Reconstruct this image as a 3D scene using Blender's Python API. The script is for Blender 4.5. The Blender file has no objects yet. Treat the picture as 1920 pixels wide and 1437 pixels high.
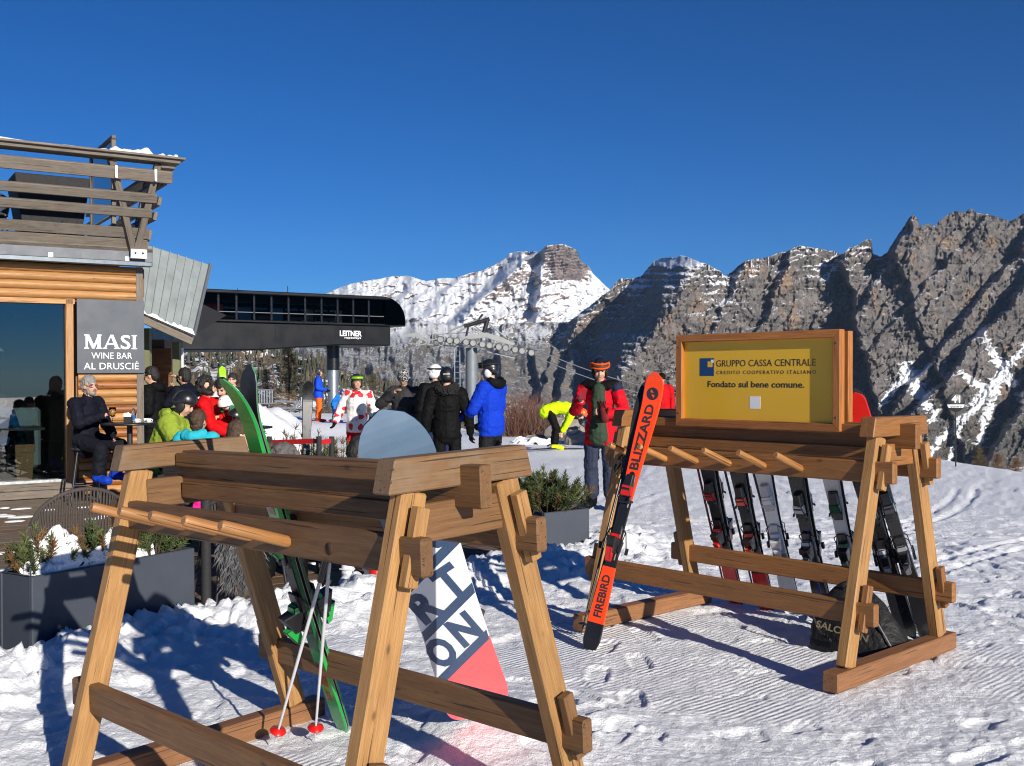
import bpy, bmesh, math, random
import numpy as np
from mathutils import Vector, Matrix
random.seed(7); np.random.seed(7)
SC = bpy.context.scene
COL = SC.collection
R_ = math.radians

# ------------------------------------------------------------------ camera
F, V0, CH, ROLL = 1963.18, 708.757, 1.6, .0065
cam = bpy.data.cameras.new('camera'); camo = bpy.data.objects.new('camera', cam); COL.objects.link(camo)
cam.sensor_width = 36; cam.lens = F / 1920 * 36
cam.shift_y = -(718.5 - V0) / 1920
cam.clip_start = .05; cam.clip_end = 60000
camo.matrix_world = Matrix.Translation((0, 0, CH)) @ Matrix.Rotation(R_(90), 4, 'X') @ Matrix.Rotation(-ROLL, 4, 'Z')
SC.camera = camo
# ------------------------------------------------------------------ sky, sun, exposure
SUN_EL, SUN_AZ = R_(20), R_(148)          # azimuth clockwise from +Y (the view direction)
w = bpy.data.worlds.new('World'); SC.world = w; w.use_nodes = True
nt = w.node_tree; nt.nodes.clear()
sky = nt.nodes.new('ShaderNodeTexSky'); sky.sky_type = 'NISHITA'; sky.sun_disc = False
sky.sun_elevation = SUN_EL; sky.sun_rotation = SUN_AZ; sky.altitude = 2500; sky.air_density = 1.0; sky.dust_density = 0; sky.ozone_density = 8.5
bg = nt.nodes.new('ShaderNodeBackground'); bg.inputs[1].default_value = .054
gm_ = nt.nodes.new('ShaderNodeGamma'); gm_.inputs[1].default_value = 1.1
hs = nt.nodes.new('ShaderNodeHueSaturation'); hs.inputs['Saturation'].default_value = 1.13
wo = nt.nodes.new('ShaderNodeOutputWorld')
nt.links.new(sky.outputs[0], hs.inputs['Color']); nt.links.new(hs.outputs[0], gm_.inputs[0]); nt.links.new(gm_.outputs[0], bg.inputs[0]); nt.links.new(bg.outputs[0], wo.inputs[0])
sd = Vector((math.sin(SUN_AZ) * math.cos(SUN_EL), math.cos(SUN_AZ) * math.cos(SUN_EL), math.sin(SUN_EL)))
sl = bpy.data.lights.new('sun', 'SUN'); sl.energy = 5; sl.angle = R_(.53); sl.color = (1, .93, .82)
so = bpy.data.objects.new('sun', sl); COL.objects.link(so); so.rotation_euler = sd.to_track_quat('Z', 'Y').to_euler()
so.location = (20, -30, 20)
SC.view_settings.view_transform = 'Standard'; SC.view_settings.look = 'None'
SC.view_settings.exposure = .36; SC.cycles.filter_width = 1.1; SC.view_settings.gamma = 1

# ------------------------------------------------------------------ helpers
def at(u, v, Y):
    a, b = u - 960, v - V0
    return Vector(((a - ROLL * b) / F * Y, Y, CH - (b + ROLL * a) / F * Y))
def gnd(u, v, z=0):
    a, b = u - 960, v - V0
    return at(u, v, (CH - z) * F / (b + ROLL * a))
def V(*a): return Vector(a)
def srgb(r, g, b):
    f = lambda c: c / 12.92 if c <= .04045 else ((c + .055) / 1.055) ** 2.4
    return (f(r / 255), f(g / 255), f(b / 255), 1)
def frame(o, x, z=None, y=None):
    """matrix with local X along x; z or y gives the second axis hint"""
    x = Vector(x).normalized()
    if y is not None:
        z = x.cross(Vector(y)).normalized(); y = z.cross(x).normalized()
    else:
        z = Vector(z if z is not None else (0, 0, 1)); y = z.cross(x)
        if y.length < 1e-6: y = Vector((0, 1, 0)).cross(x)
        y.normalize(); z = x.cross(y).normalized()
    m = Matrix((x, y, z)).transposed().to_4x4(); m.translation = Vector(o); return m

class MB:
    def __init__(s): s.v = []; s.f = []; s.m = []; s.smooth = []
    def add(s, vs, fs, m=0, sm=False):
        o = len(s.v); s.v += [tuple(p) for p in vs]
        for f in fs: s.f.append(tuple(i + o for i in f)); s.m.append(m); s.smooth.append(sm)
    def box(s, c, size, M=None, m=0):
        x, y, z = (a / 2 for a in size); c = Vector(c)
        vs = [Vector((i * x, j * y, k * z)) for k in (-1, 1) for j in (-1, 1) for i in (-1, 1)]
        vs = [(M @ p if M else p) + c for p in vs] if M is None or len(M) == 3 else [M @ (p + c) for p in vs]
        s.add(vs, [(0, 2, 3, 1), (4, 5, 7, 6), (0, 1, 5, 4), (2, 6, 7, 3), (0, 4, 6, 2), (1, 3, 7, 5)], m)
    def bar(s, p0, p1, w, h, up=(0, 0, 1), m=0):
        p0, p1 = Vector(p0), Vector(p1); M = frame((p0 + p1) / 2, p1 - p0, up)
        s.box((0, 0, 0), ((p1 - p0).length, w, h), M, m)
    def tube(s, pts, rad, n=8, m=0, cap=True, sm=True, sx=1.0):
        pts = [Vector(p) for p in pts]
        if not hasattr(rad, '__len__'): rad = [rad] * len(pts)
        vs = []; prev = None
        for i, p in enumerate(pts):
            d = (pts[min(i + 1, len(pts) - 1)] - pts[max(i - 1, 0)]).normalized()
            if prev is None:
                a = d.cross(Vector((0, 0, 1)));
                if a.length < 1e-3: a = d.cross(Vector((1, 0, 0)))
            else: a = prev - d * prev.dot(d)
            a.normalize(); b = d.cross(a); prev = a
            for k in range(n):
                t = 2 * math.pi * k / n; vs.append(p + a * (math.cos(t) * rad[i] * sx) + b * (math.sin(t) * rad[i]))
        fs = [(i * n + k, i * n + (k + 1) % n, (i + 1) * n + (k + 1) % n, (i + 1) * n + k) for i in range(len(pts) - 1) for k in range(n)]
        s.add(vs, fs, m, sm)
        if cap:
            o = len(pts) * n - n
            s.add(vs[:n][::-1], [tuple(range(n))], m); s.add(vs[o:], [tuple(range(n))], m)
    def lathe(s, prof, n=16, M=None, m=0, sm=True):
        vs = [Vector((r * math.cos(2 * math.pi * k / n), r * math.sin(2 * math.pi * k / n), z)) for r, z in prof for k in range(n)]
        if M: vs = [M @ p for p in vs]
        fs = [(i * n + k, i * n + (k + 1) % n, (i + 1) * n + (k + 1) % n, (i + 1) * n + k) for i in range(len(prof) - 1) for k in range(n)]
        s.add(vs, fs, m, sm)
    def ell(s, c, r, n=12, M=None, m=0, rng=(0, 1)):
        prof = []; k = max(6, n // 2 + 1)
        for i in range(k + 1):
            t = math.pi * (rng[0] + (rng[1] - rng[0]) * i / k); prof.append((math.sin(t), -math.cos(t)))
        S = Matrix.Diagonal((r[0], r[1], r[2], 1)); T = Matrix.Translation(c) @ (M or Matrix()) @ S
        s.lathe([(max(a, 1e-4), b) for a, b in prof], n, T, m)
    def prism(s, poly, y0, y1, M=None, m=0):
        """polygon in local XZ extruded along Y"""
        n = len(poly); vs = [Vector((a, y0, b)) for a, b in poly] + [Vector((a, y1, b)) for a, b in poly]
        if M: vs = [M @ p for p in vs]
        s.add(vs, [tuple(range(n)), tuple(range(2 * n - 1, n - 1, -1))] + [(k, k + n, (k + 1) % n + n, (k + 1) % n) for k in range(n)], m)
    def grid(s, P, m=0, sm=True):
        r, c = len(P), len(P[0]); vs = [p for row in P for p in row]
        s.add(vs, [(i * c + k, i * c + k + 1, (i + 1) * c + k + 1, (i + 1) * c + k) for i in range(r - 1) for k in range(c - 1)], m, sm)
    def mesh(s, name, mats, bevel=0, fixn=True):
        me = bpy.data.meshes.new(name); me.from_pydata(s.v, [], s.f)
        for q in (mats if isinstance(mats, (list, tuple)) else [mats]): me.materials.append(q)
        me.polygons.foreach_set('material_index', s.m); me.polygons.foreach_set('use_smooth', s.smooth)
        if bevel or fixn:
            bm = bmesh.new(); bm.from_mesh(me)
            if bevel: bmesh.ops.remove_doubles(bm, verts=bm.verts, dist=1e-5)
            if fixn: bmesh.ops.recalc_face_normals(bm, faces=bm.faces)
            if bevel:
                es = [e for e in bm.edges if len(e.link_faces) == 2 and e.calc_face_angle(0) > .5]
                bmesh.ops.bevel(bm, geom=es, offset=bevel, segments=1, affect='EDGES', clamp_overlap=True)
            bm.to_mesh(me); bm.free()
        me.update(); return me
    def build(s, name, mats, parent=None, M=None, bevel=0, fixn=True):
        return link(name, s.mesh(name, mats, bevel, fixn), parent, M)

def link(name, me, parent=None, M=None):
    o = bpy.data.objects.new(name, me); COL.objects.link(o)
    if parent is not None: o.parent = parent
    if M is not None: o.matrix_local = M
    return o
def tag(o, label=None, cat=None, group=None, kind=None):
    if label: o['label'] = label
    if cat: o['category'] = cat
    if group: o['group'] = group
    if kind: o['kind'] = kind
    return o
def thing(name, label, cat, M=None, group=None):
    o = bpy.data.objects.new(name, None); COL.objects.link(o); o.empty_display_size = .1
    if M is not None: o.matrix_world = M if isinstance(M, Matrix) else Matrix.Translation(M)
    return tag(o, label, cat, group)
def copy_tree(o, parent=None):
    c = o.copy(); COL.objects.link(c); c.parent = parent
    for ch in list(o.children): copy_tree(ch, c)
    return c
def beam(name, p0, p1, w, h, mat, parent=None, up=(0, 0, 1), bevel=.004, cut=0):
    """board from p0 to p1, mesh along local X; cut = ends slanted (bottom longer)"""
    p0, p1 = Vector(p0), Vector(p1); L = (p1 - p0).length; b = MB()
    b.prism([(-L / 2, -h / 2), (L / 2, -h / 2), (L / 2 - cut, h / 2), (-L / 2 + cut, h / 2)], -w / 2, w / 2)
    return b.build(name, mat, parent, frame((p0 + p1) / 2, p1 - p0, up), bevel)
def text(name, s, size, mat, parent, M, bold=0, align='LEFT', ext=.0006, width=None, space=1, shear=0):
    cu = bpy.data.curves.new(name, 'FONT'); cu.body = s; cu.size = size; cu.extrude = ext; cu.offset = bold; cu.align_x = align
    cu.space_character = space; cu.resolution_u = 3; cu.shear = shear
    t = bpy.data.objects.new(name, cu); COL.objects.link(t)
    dg = bpy.context.evaluated_depsgraph_get(); me = bpy.data.meshes.new_from_object(t.evaluated_get(dg)); me.name = name
    bpy.data.objects.remove(t); bpy.data.curves.remove(cu)
    if width:
        xs = [q.co.x for q in me.vertices]; k = width / (max(xs) - min(xs)); x0 = min(xs) if align == 'LEFT' else (max(xs) + min(xs)) / 2
        for q in me.vertices: q.co.x = (q.co.x - x0) * k
    me.materials.clear(); me.materials.append(mat)
    return link(name, me, parent, M)

# ------------------------------------------------------------------ numpy noise
def _h(ix, iy, iz, seed):
    n = (ix.astype(np.int64) * 374761393 + iy.astype(np.int64) * 668265263 + iz.astype(np.int64) * 2147483647 + seed * 974634777) & 0xffffffff
    n = ((n ^ (n >> 13)) * 1274126177) & 0xffffffff
    n = ((n ^ (n >> 16)) * 2246822519) & 0xffffffff
    return ((n ^ (n >> 15)) & 0xffffff) / float(0xffffff)
def vnoise(x, y, z=0., seed=0):
    x, y, z = np.broadcast_arrays(np.asarray(x, float), np.asarray(y, float), np.asarray(z, float))
    ix, iy, iz = np.floor(x), np.floor(y), np.floor(z); fx, fy, fz = x - ix, y - iy, z - iz
    q = lambda t: t * t * t * (t * (t * 6 - 15) + 10)
    fx, fy, fz = q(fx), q(fy), q(fz); r = 0
    for a in (0, 1):
        for b in (0, 1):
            for c in (0, 1):
                r = r + _h(ix + a, iy + b, iz + c, seed) * (fx if a else 1 - fx) * (fy if b else 1 - fy) * (fz if c else 1 - fz)
    return r * 2 - 1
def fbm(x, y, z=0., oct=5, seed=0, gain=.5, lac=2.03):
    r, a = 0, 1
    for i in range(oct): r = r + a * vnoise(x, y, z, seed + i * 17); x, y, z = x * lac + 3.1, y * lac + 1.7, np.asarray(z) * lac + 5.3; a *= gain
    return r
def ridged(x, y, z=0., oct=5, seed=0, gain=.5, lac=2.1):
    r, a = 0, 1
    for i in range(oct): r = r + a * (1 - 2 * np.abs(vnoise(x, y, z, seed + i * 17))); x, y, z = x * lac + 3.1, y * lac + 1.7, np.asarray(z) * lac + 5.3; a *= gain
    return r
def worley(x, y, seed=0):
    ix, iy = np.floor(x), np.floor(y); best = np.full(x.shape, 9.); idv = np.zeros(x.shape)
    for a in (-1, 0, 1):
        for b in (-1, 0, 1):
            cx, cy = ix + a, iy + b; px = cx + _h(cx, cy, cx * 0, seed); py = cy + _h(cx, cy, cx * 0 + 1, seed)
            d = (px - x) ** 2 + (py - y) ** 2; m = d < best; best = np.where(m, d, best); idv = np.where(m, _h(cx, cy, cx * 0 + 2, seed), idv)
    return np.sqrt(best), idv
def sstep(a, b, x): t = np.clip((x - a) / (b - a), 0, 1); return t * t * (3 - 2 * t)
def grid_mesh(name, X, Y, Z, attrs=None):
    r, c = X.shape; me = bpy.data.meshes.new(name)
    me.vertices.add(r * c); me.vertices.foreach_set('co', np.stack([X, Y, Z], -1).astype(np.float32).ravel())
    i = np.arange(r * c).reshape(r, c); q = np.stack([i[:-1, :-1], i[:-1, 1:], i[1:, 1:], i[1:, :-1]], -1).reshape(-1, 4)
    n = len(q); me.loops.add(n * 4); me.loops.foreach_set('vertex_index', q.ravel().astype(np.int32))
    me.polygons.add(n); me.polygons.foreach_set('loop_start', np.arange(0, n * 4, 4, dtype=np.int32)); me.polygons.foreach_set('loop_total', np.full(n, 4, np.int32))
    me.polygons.foreach_set('use_smooth', np.ones(n, bool)); me.update(calc_edges=True)
    for k, a in (attrs or {}).items():
        at_ = me.attributes.new(k, 'FLOAT', 'POINT'); at_.data.foreach_set('value', np.asarray(a, np.float32).ravel())
    return me

# ------------------------------------------------------------------ materials
class NT:
    def __init__(s, name):
        s.mat = bpy.data.materials.new(name); s.mat.use_nodes = True; s.t = s.mat.node_tree; s.t.nodes.clear()
        s.out = s.n('ShaderNodeOutputMaterial'); s.b = s.n('ShaderNodeBsdfPrincipled'); s.l(s.b.outputs[0], s.out.inputs[0])
    def n(s, ty, **k):
        q = s.t.nodes.new(ty)
        for a, b in k.items(): setattr(q, a, b)
        return q
    def l(s, a, b): s.t.links.new(a, b)
    def set(s, i, v):
        if hasattr(v, 'is_output'): s.l(v, s.b.inputs[i])
        else: s.b.inputs[i].default_value = v
    def coord(s, kind='Object', scale=(1, 1, 1), rnd=True):
        tc = s.n('ShaderNodeTexCoord'); mp = s.n('ShaderNodeMapping'); mp.inputs['Scale'].default_value = scale
        s.l(tc.outputs[kind], mp.inputs[0])
        if rnd:
            oi = s.n('ShaderNodeObjectInfo'); mu = s.n('ShaderNodeMath', operation='MULTIPLY'); mu.inputs[1].default_value = 37.
            s.l(oi.outputs['Random'], mu.inputs[0]); s.l(mu.outputs[0], mp.inputs['Location'])
        return mp.outputs[0]
    def noise(s, co, scale, detail=4, rough=.55, dist=0, out=0):
        q = s.n('ShaderNodeTexNoise'); q.inputs['Scale'].default_value = scale; q.inputs['Detail'].default_value = detail; q.inputs['Roughness'].default_value = rough; q.inputs['Distortion'].default_value = dist
        s.l(co, q.inputs['Vector']); return q.outputs[out]
    def ramp(s, fac, stops, interp='LINEAR'):
        q = s.n('ShaderNodeValToRGB'); q.color_ramp.interpolation = interp; e = q.color_ramp.elements
        while len(e) < len(stops): e.new(.5)
        for k, (p, c) in zip(e, stops): k.position = p; k.color = c if len(c) == 4 else (*c, 1)
        s.l(fac, q.inputs[0]); return q.outputs[0]
    def math(s, op, a, b=None, clamp=False):
        q = s.n('ShaderNodeMath', operation=op, use_clamp=clamp)
        for i, x in enumerate((a, b)):
            if x is None: continue
            if hasattr(x, 'is_output'): s.l(x, q.inputs[i])
            else: q.inputs[i].default_value = x
        return q.outputs[0]
    def mix(s, fac, a, b, mode='MIX'):
        q = s.n('ShaderNodeMix', data_type='RGBA', blend_type=mode)
        for sock, x in ((q.inputs[0], fac), (q.inputs[6], a), (q.inputs[7], b)):
            if hasattr(x, 'is_output'): s.l(x, sock)
            else: sock.default_value = x if not (isinstance(x, tuple) and len(x) == 3) else (*x, 1)
        return q.outputs[2]
    def bump(s, h, strength=.3, dist=.01, nrm=None):
        q = s.n('ShaderNodeBump'); q.inputs['Strength'].default_value = strength; q.inputs['Distance'].default_value = dist
        s.l(h, q.inputs['Height'])
        if nrm is not None: s.l(nrm, q.inputs['Normal'])
        s.l(q.outputs[0], s.b.inputs['Normal']); return q.outputs[0]
    def attr(s, name): q = s.n('ShaderNodeAttribute', attribute_name=name); return q.outputs['Fac']
def c4(c): return tuple(c) if len(c) == 4 else (*c, 1)
def dim(c, k): return (c[0] * k, c[1] * k, c[2] * k, 1)
def M_plain(name, col, rough=.6, metal=0., var=.12, nscale=8, bump=0., bscale=60, coat=0., spec=.5, bdist=.004):
    t = NT(name); col = c4(col); co = t.coord('Object')
    n = t.noise(co, nscale, 4); t.set('Base Color', t.ramp(n, [(.25, dim(col, 1 - var)), (.75, dim(col, 1 + var))]))
    r = t.ramp(t.noise(co, nscale * 2.3, 3), [(.3, (max(rough - .08, .02),) * 3), (.7, (min(rough + .08, 1),) * 3)]); t.set('Roughness', r)
    t.set('Metallic', metal); t.set('Coat Weight', coat); t.set('Specular IOR Level', spec)
    if bump: t.bump(t.noise(co, bscale, 3), bump, bdist)
    return t.mat
def M_wood(name, c1, c2, rough=.6, grain=1., knots=True, weather=None, scale=1., gloss_var=.1):
    """grain along local X"""
    t = NT(name); co = t.coord('Object', (1.2 * scale, 22 * scale, 22 * scale)); c1, c2 = c4(c1), c4(c2)
    n = t.noise(co, 2.2, 6, .62, .6); mid = tuple((a + b) / 2 for a, b in zip(c1, c2)); base = t.ramp(n, [(.22, dim(c2, .8)), (.42, mid), (.62, c1), (.9, dim(c1, 1.12))]); fg = t.noise(t.coord('Object', (3 * scale, 90 * scale, 90 * scale)), 3., 4, .6); base = t.mix(t.ramp(fg, [(.40, (.45,) * 3), (.58, (0,) * 3)]), base, dim(c2, .62))
    oi = t.n('ShaderNodeObjectInfo'); rv = t.ramp(oi.outputs['Random'], [(0, (.80, .78, .76)), (1, (1.15, 1.12, 1.08))]); base = t.mix(1., base, rv, 'MULTIPLY')
    co2 = t.coord('Object', (1, 1, 1))
    big = t.noise(co2, 3.5, 3); base = t.mix(t.ramp(big, [(.35, (.0,) * 3), (.75, (.35,) * 3)]), base, dim(c2, .8))
    if knots:
        vo = t.n('ShaderNodeTexVoronoi'); vo.inputs['Scale'].default_value = 2.6; mp = t.coord('Object', (1.4, 3.2, 3.2)); t.l(mp, vo.inputs['Vector'])
        base = t.mix(t.ramp(vo.outputs['Distance'], [(.035, (.85,) * 3), (.06, (.5,) * 3), (.075, (.15,) * 3), (.13, (0,) * 3)]), base, dim(c2, .32))
    if weather:
        wn = t.noise(co2, 6, 5, .65); base = t.mix(t.ramp(wn, [(.42, (0,) * 3), (.68, (.7,) * 3)]), base, c4(weather))
    cr = t.noise(t.coord('Object', (1.0 * scale, 60 * scale, 60 * scale)), 1.6, 2, .5); cm = t.ramp(cr, [(.645, (0,) * 3), (.67, (.85,) * 3)]); base = t.mix(cm, base, dim(c2, .22))
    t.set('Base Color', base); t.set('Roughness', t.ramp(n, [(.3, (rough + gloss_var,) * 3), (.7, (rough - gloss_var,) * 3)]))
    t.bump(t.math('SUBTRACT', t.math('ADD', n, t.math('MULTIPLY', fg, .6)), cm), .35 * grain, .003); return t.mat
# ------------------------------------------------------------------ snow ground
BERM = [(-3.6, 5.0), (-2.62, 5.72), (-1.95, 6.75), (-1.45, 7.2), (-.9, 7.75), (-.3, 8.35), (.3, 8.75), (.85, 9.35), (1.0, 10.2)]
DECK = [(-14, 2.0), (-3.9, 4.9), (-2.85, 5.75), (-2.1, 6.95), (-.4, 8.75), (.15, 9.35), (-.5, 11.2), (-2.3, 13.1), (-3.6, 15.6), (-14, 16.6)]
def seg_dist(X, Y, pts):
    best = np.full(X.shape, 1e9)
    for (x0, y0), (x1, y1) in zip(pts[:-1], pts[1:]):
        dx, dy = x1 - x0, y1 - y0; t = np.clip(((X - x0) * dx + (Y - y0) * dy) / (dx * dx + dy * dy), 0, 1)
        best = np.minimum(best, np.hypot(X - x0 - t * dx, Y - y0 - t * dy))
    return best
def in_poly(X, Y, P):
    r = np.zeros(X.shape, bool); n = len(P)
    for i in range(n):
        (x0, y0), (x1, y1) = P[i], P[(i + 1) % n]
        c = ((y0 > Y) != (y1 > Y)) & (X < (x1 - x0) * (Y - y0) / (y1 - y0 + 1e-12) + x0); r ^= c
    return r
def edge_Y(a): return np.interp(a, [-.6, -.35, -.2, -.08, 0, .06, .17, .33, .41, .49, .7], [60, 50, 44, 38, 31, 28, 25, 21, 19, 16.6, 13])
def rack_local(P, X, Y):
    c, s = math.cos(P[2]), math.sin(P[2]); return (X - P[0]) * c + (Y - P[1]) * s, -(X - P[0]) * s + (Y - P[1]) * c
NPp = (-.7639, 3.9431, -.7706); RPp = (1.4799, 6.3439, -.8256)
def ground_h(X, Y, detail=True):
    X = np.asarray(X, float); Y = np.asarray(Y, float)
    s, t = rack_local(NPp, X, Y); wn = np.exp(-(np.hypot(s, t) / 1.7) ** 4)
    z = wn * (-.0208 + .0176 * s + .0256 * t)
    z = z + .095 * np.exp(-(((X + .1) / .6) ** 2 + ((Y - 4.75) / .45) ** 2))
    db = seg_dist(X, Y, BERM)
    lump = .55 + .35 * fbm(X * 2.1, Y * 2.1, oct=3, seed=3)
    bw = np.exp(-(db / .42) ** 2)
    z = z + bw * .22 * lump
    Yd = Y - edge_Y(X / np.maximum(Y, .1)); d = np.maximum(Yd, 0)
    z = z - np.where(d < 4, .05 * d * d, .8 + .4 * (d - 4)).clip(0, 260 + .0 * d)
    z = z + .25 * sstep(14, 30, Y) * fbm(X * .12, Y * .12, oct=3, seed=9)
    # banked snow behind the terrace
    z = z + np.interp(X, [-9, -7.6, -6.9, -5.9, -5.2, -4.7, -4.2, -3.2], [1.9, 1.85, 1.5, 1.2, 1.05, .7, .25, 0]) * np.exp(-((Y - 22.6) / 1.5) ** 4) * (1 + .16 * fbm(X * 1.6, Y * 1.6, oct=5, seed=77, gain=.6))
    if detail:
        near = 1 - sstep(14, 26, Y)
        cor = corduroy(X, Y)
        w1, _ = worley(X * 9, Y * 9, 5); w2, id2 = worley(X * 4.2 + .3 * vnoise(X * 9, Y * 9, seed=2), Y * 4.2, 6); w3, id3 = worley(X * 19, Y * 19, 8)
        tr = (1 - cor)
        z = z + near * tr * (.008 * fbm(X * 5, Y * 5, oct=5, seed=1, gain=.62) + .004 * (.5 - w1) + .009 * (.45 - w3) * (id3 > .45))
        ft = sstep(.42, .30, w2) * (id2 > .62); z = z - near * tr * ft * .016
        lm, lid = worley(X * 8.5 + .4 * vnoise(X * 14, Y * 14, seed=12), Y * 8.5 + .4 * vnoise(X * 14, Y * 14, seed=13), 21); lm2, lid2 = worley(X * 19, Y * 19, 25)
        chunk = np.exp(-(db / .62) ** 2)
        z = z + chunk * (.085 * np.clip(.62 - lm, 0, 1) * (lid > .3) * (.4 + lid) + .035 * np.clip(.6 - lm2, 0, 1) * (lid2 > .3))
    if detail and X.ndim == 2: z = z + prints(X, Y)
    z = np.where(in_poly(X, Y, DECK), np.minimum(z, -.06 + bw * .2 * lump), z)
    return z
def prints(X, Y):
    z = np.zeros_like(X); rg = np.random.default_rng(9)
    walks = [((2.6, 3.2), (3.3, 6.4)), ((.4, 4.6), (1.2, 9.5)), ((3.6, 5.0), (2.2, 12.0)), ((-.2, 5.6), (.6, 5.0)), ((1.0, 4.0), (2.8, 4.4)), ((4.2, 7.5), (3.0, 13.0)), ((.7, 10.5), (1.4, 16)), ((2.3, 4.1), (1.0, 3.2))]
    for (x0, y0), (x1, y1) in walks:
        L = math.hypot(x1 - x0, y1 - y0); dx, dy = (x1 - x0) / L, (y1 - y0) / L
        for i in range(int(L / .33)):
            sd_ = .11 if i % 2 else -.11; cx = x0 + dx * i * .33 - dy * sd_ + rg.normal(0, .05); cy = y0 + dy * i * .33 + dx * sd_ + rg.normal(0, .05); a = rg.normal(0, .2); ca, sa = dx * math.cos(a) - dy * math.sin(a), dx * math.sin(a) + dy * math.cos(a)
            m = (np.abs(X - cx) < .3) & (np.abs(Y - cy) < .3)
            if not m.any(): continue
            ex, ey = X[m] - cx, Y[m] - cy; q = ((ex * ca + ey * sa) / .155) ** 4 + ((-ex * sa + ey * ca) / .06) ** 4; z[m] += -.013 * sstep(1.3, .5, q) + .005 * np.exp(-(q - 2.2) ** 2)
    for (x0, y0), (x1, y1), cv in (((3.0, 8.2), (7.5, 11.5), .3), ((2.6, 9.5), (6.5, 15), -.4), ((1.5, 10.5), (7.5, 9.3), .5), ((3.9, 5.2), (6.5, 8.4), .2), ((1.0, 12.0), (5.0, 18.0), .5), ((4.4, 8.0), (4.0, 17.0), .3), ((.2, 11.5), (2.5, 22), -.5)):
        L = math.hypot(x1 - x0, y1 - y0); dx, dy = (x1 - x0) / L, (y1 - y0) / L; s = (X - x0) * dx + (Y - y0) * dy; t = -(X - x0) * dy + (Y - y0) * dx - cv * np.sin(np.clip(s / L, 0, 1) * math.pi)
        on = sstep(0, .6, s) * sstep(L, L - .6, s)
        for o_ in (-.12, .12): z = z - on * .014 * np.exp(-((t - o_) / .045) ** 4) - on * -.006 * np.exp(-((np.abs(t - o_) - .075) / .025) ** 2)
    return z
def corduroy(X, Y):
    n = fbm(X * 1.1, Y * 1.1, oct=4, seed=31); s, t = rack_local(NPp, X, Y); s2, t2 = rack_local(RPp, X, Y)
    m = np.maximum(np.exp(-((s / 1.25) ** 4 + ((t + .15) / .85) ** 4)), np.exp(-((s2 / 1.1) ** 4 + ((t2 + .55) / .85) ** 4)))
    m = np.maximum(m, .8 * np.exp(-(((X - 2.9) / .7) ** 4 + ((Y - 5.4) / .5) ** 4)))
    return .85 * sstep(.30, .78, m + .45 * n) * (.45 + .55 * sstep(-.35, .15, fbm(X * 2.6, Y * 2.6, oct=4, seed=33)))
rows = np.concatenate([np.geomspace(2.4, 12, 430), np.geomspace(12, 60, 120)[1:], np.geomspace(60, 12500, 40)[1:]])
cols = np.linspace(-.78, .78, 640)
GX = rows[:, None] * cols[None, :]; GY = np.repeat(rows[:, None], len(cols), 1)
t = NT('snow'); co = t.coord('Object', rnd=False)
t.set('Base Color', t.mix(t.ramp(t.noise(co, 1.3, 5), [(.35, (0,) * 3), (.7, (1,) * 3)]), (.86, .875, .90), (.80, .82, .86)))
t.set('Roughness', .55); t.set('Specular IOR Level', .35); t.set('Subsurface Weight', .12); t.set('Subsurface Radius', (.02, .025, .03)); t.set('Subsurface Scale', .4)
wv = t.n('ShaderNodeTexWave', wave_type='BANDS', bands_direction='X', wave_profile='SIN'); wv.inputs['Scale'].default_value = 9.3; wv.inputs['Distortion'].default_value = .35; wv.inputs['Detail'].default_value = 1.5; wv.inputs['Detail Scale'].default_value = .8
mp = t.n('ShaderNodeMapping'); mp.inputs['Rotation'].default_value = (0, 0, R_(46)); tc = t.n('ShaderNodeTexCoord'); t.l(tc.outputs['Object'], mp.inputs[0]); t.l(mp.outputs[0], wv.inputs['Vector'])
cd = t.math('MULTIPLY', wv.outputs['Fac'], t.attr('cord'))
b1 = t.n('ShaderNodeBump'); b1.inputs['Strength'].default_value = 1; b1.inputs['Distance'].default_value = .0075; t.l(cd, b1.inputs['Height'])
g1 = t.noise(co, 38, 6, .68); g2 = t.noise(co, 150, 3, .6)
g3 = t.noise(co, 14, 4, .7); g4 = t.noise(t.coord('Object', (.55, 6., 1), rnd=False), 2.2, 4, .6, .8); g5 = t.noise(t.coord('Object', (5., .8, 1), rnd=False), 1.6, 3, .55, 1.2); g1 = t.math('ADD', g1, t.math('ADD', t.math('MULTIPLY', g4, .9), t.math('MULTIPLY', g5, .7))); hh = t.math('ADD', t.math('ADD', g1, t.math('MULTIPLY', g2, .45)), t.math('MULTIPLY', g3, .8)); t.bump(hh, 1., .013, b1.outputs[0])
M_snow = t.mat
t = NT('snow_pile'); co = t.coord('Object', rnd=False); t.set('Base Color', t.ramp(t.noise(co, 3, 4), [(.3, (.8, .82, .86)), (.7, (.87, .88, .9))])); t.set('Roughness', .6); t.set('Subsurface Weight', .12); t.set('Subsurface Radius', (.02, .025, .03)); t.set('Subsurface Scale', .3); t.bump(t.noise(co, 40, 6, .65), .7, .012); M_snowp = t.mat
o = link('snow_ground', grid_mesh('snow_ground', GX, GY, ground_h(GX, GY), {'cord': corduroy(GX, GY)})); o.data.materials.append(M_snow); tag(o, kind='structure')
# backing of the same snow behind the camera, so reflections and bounced light go on
b = MB(); b.add([(-60, -60, -.03), (60, -60, -.03), (2.4 * .78, 2.4, -.03), (-2.4 * .78, 2.4, -.03)], [(0, 1, 2, 3)]); b.add([(-60, -60, -.03), (-2.4 * .78, 2.4, -.03), (-60, 76.9, -.03)], [(0, 1, 2)]); b.add([(60, -60, -.03), (60, 76.9, -30), (2.4 * .78, 2.4, -.03)], [(0, 1, 2)])
tag(b.build('snow_field', M_snowp), kind='structure')

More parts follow.
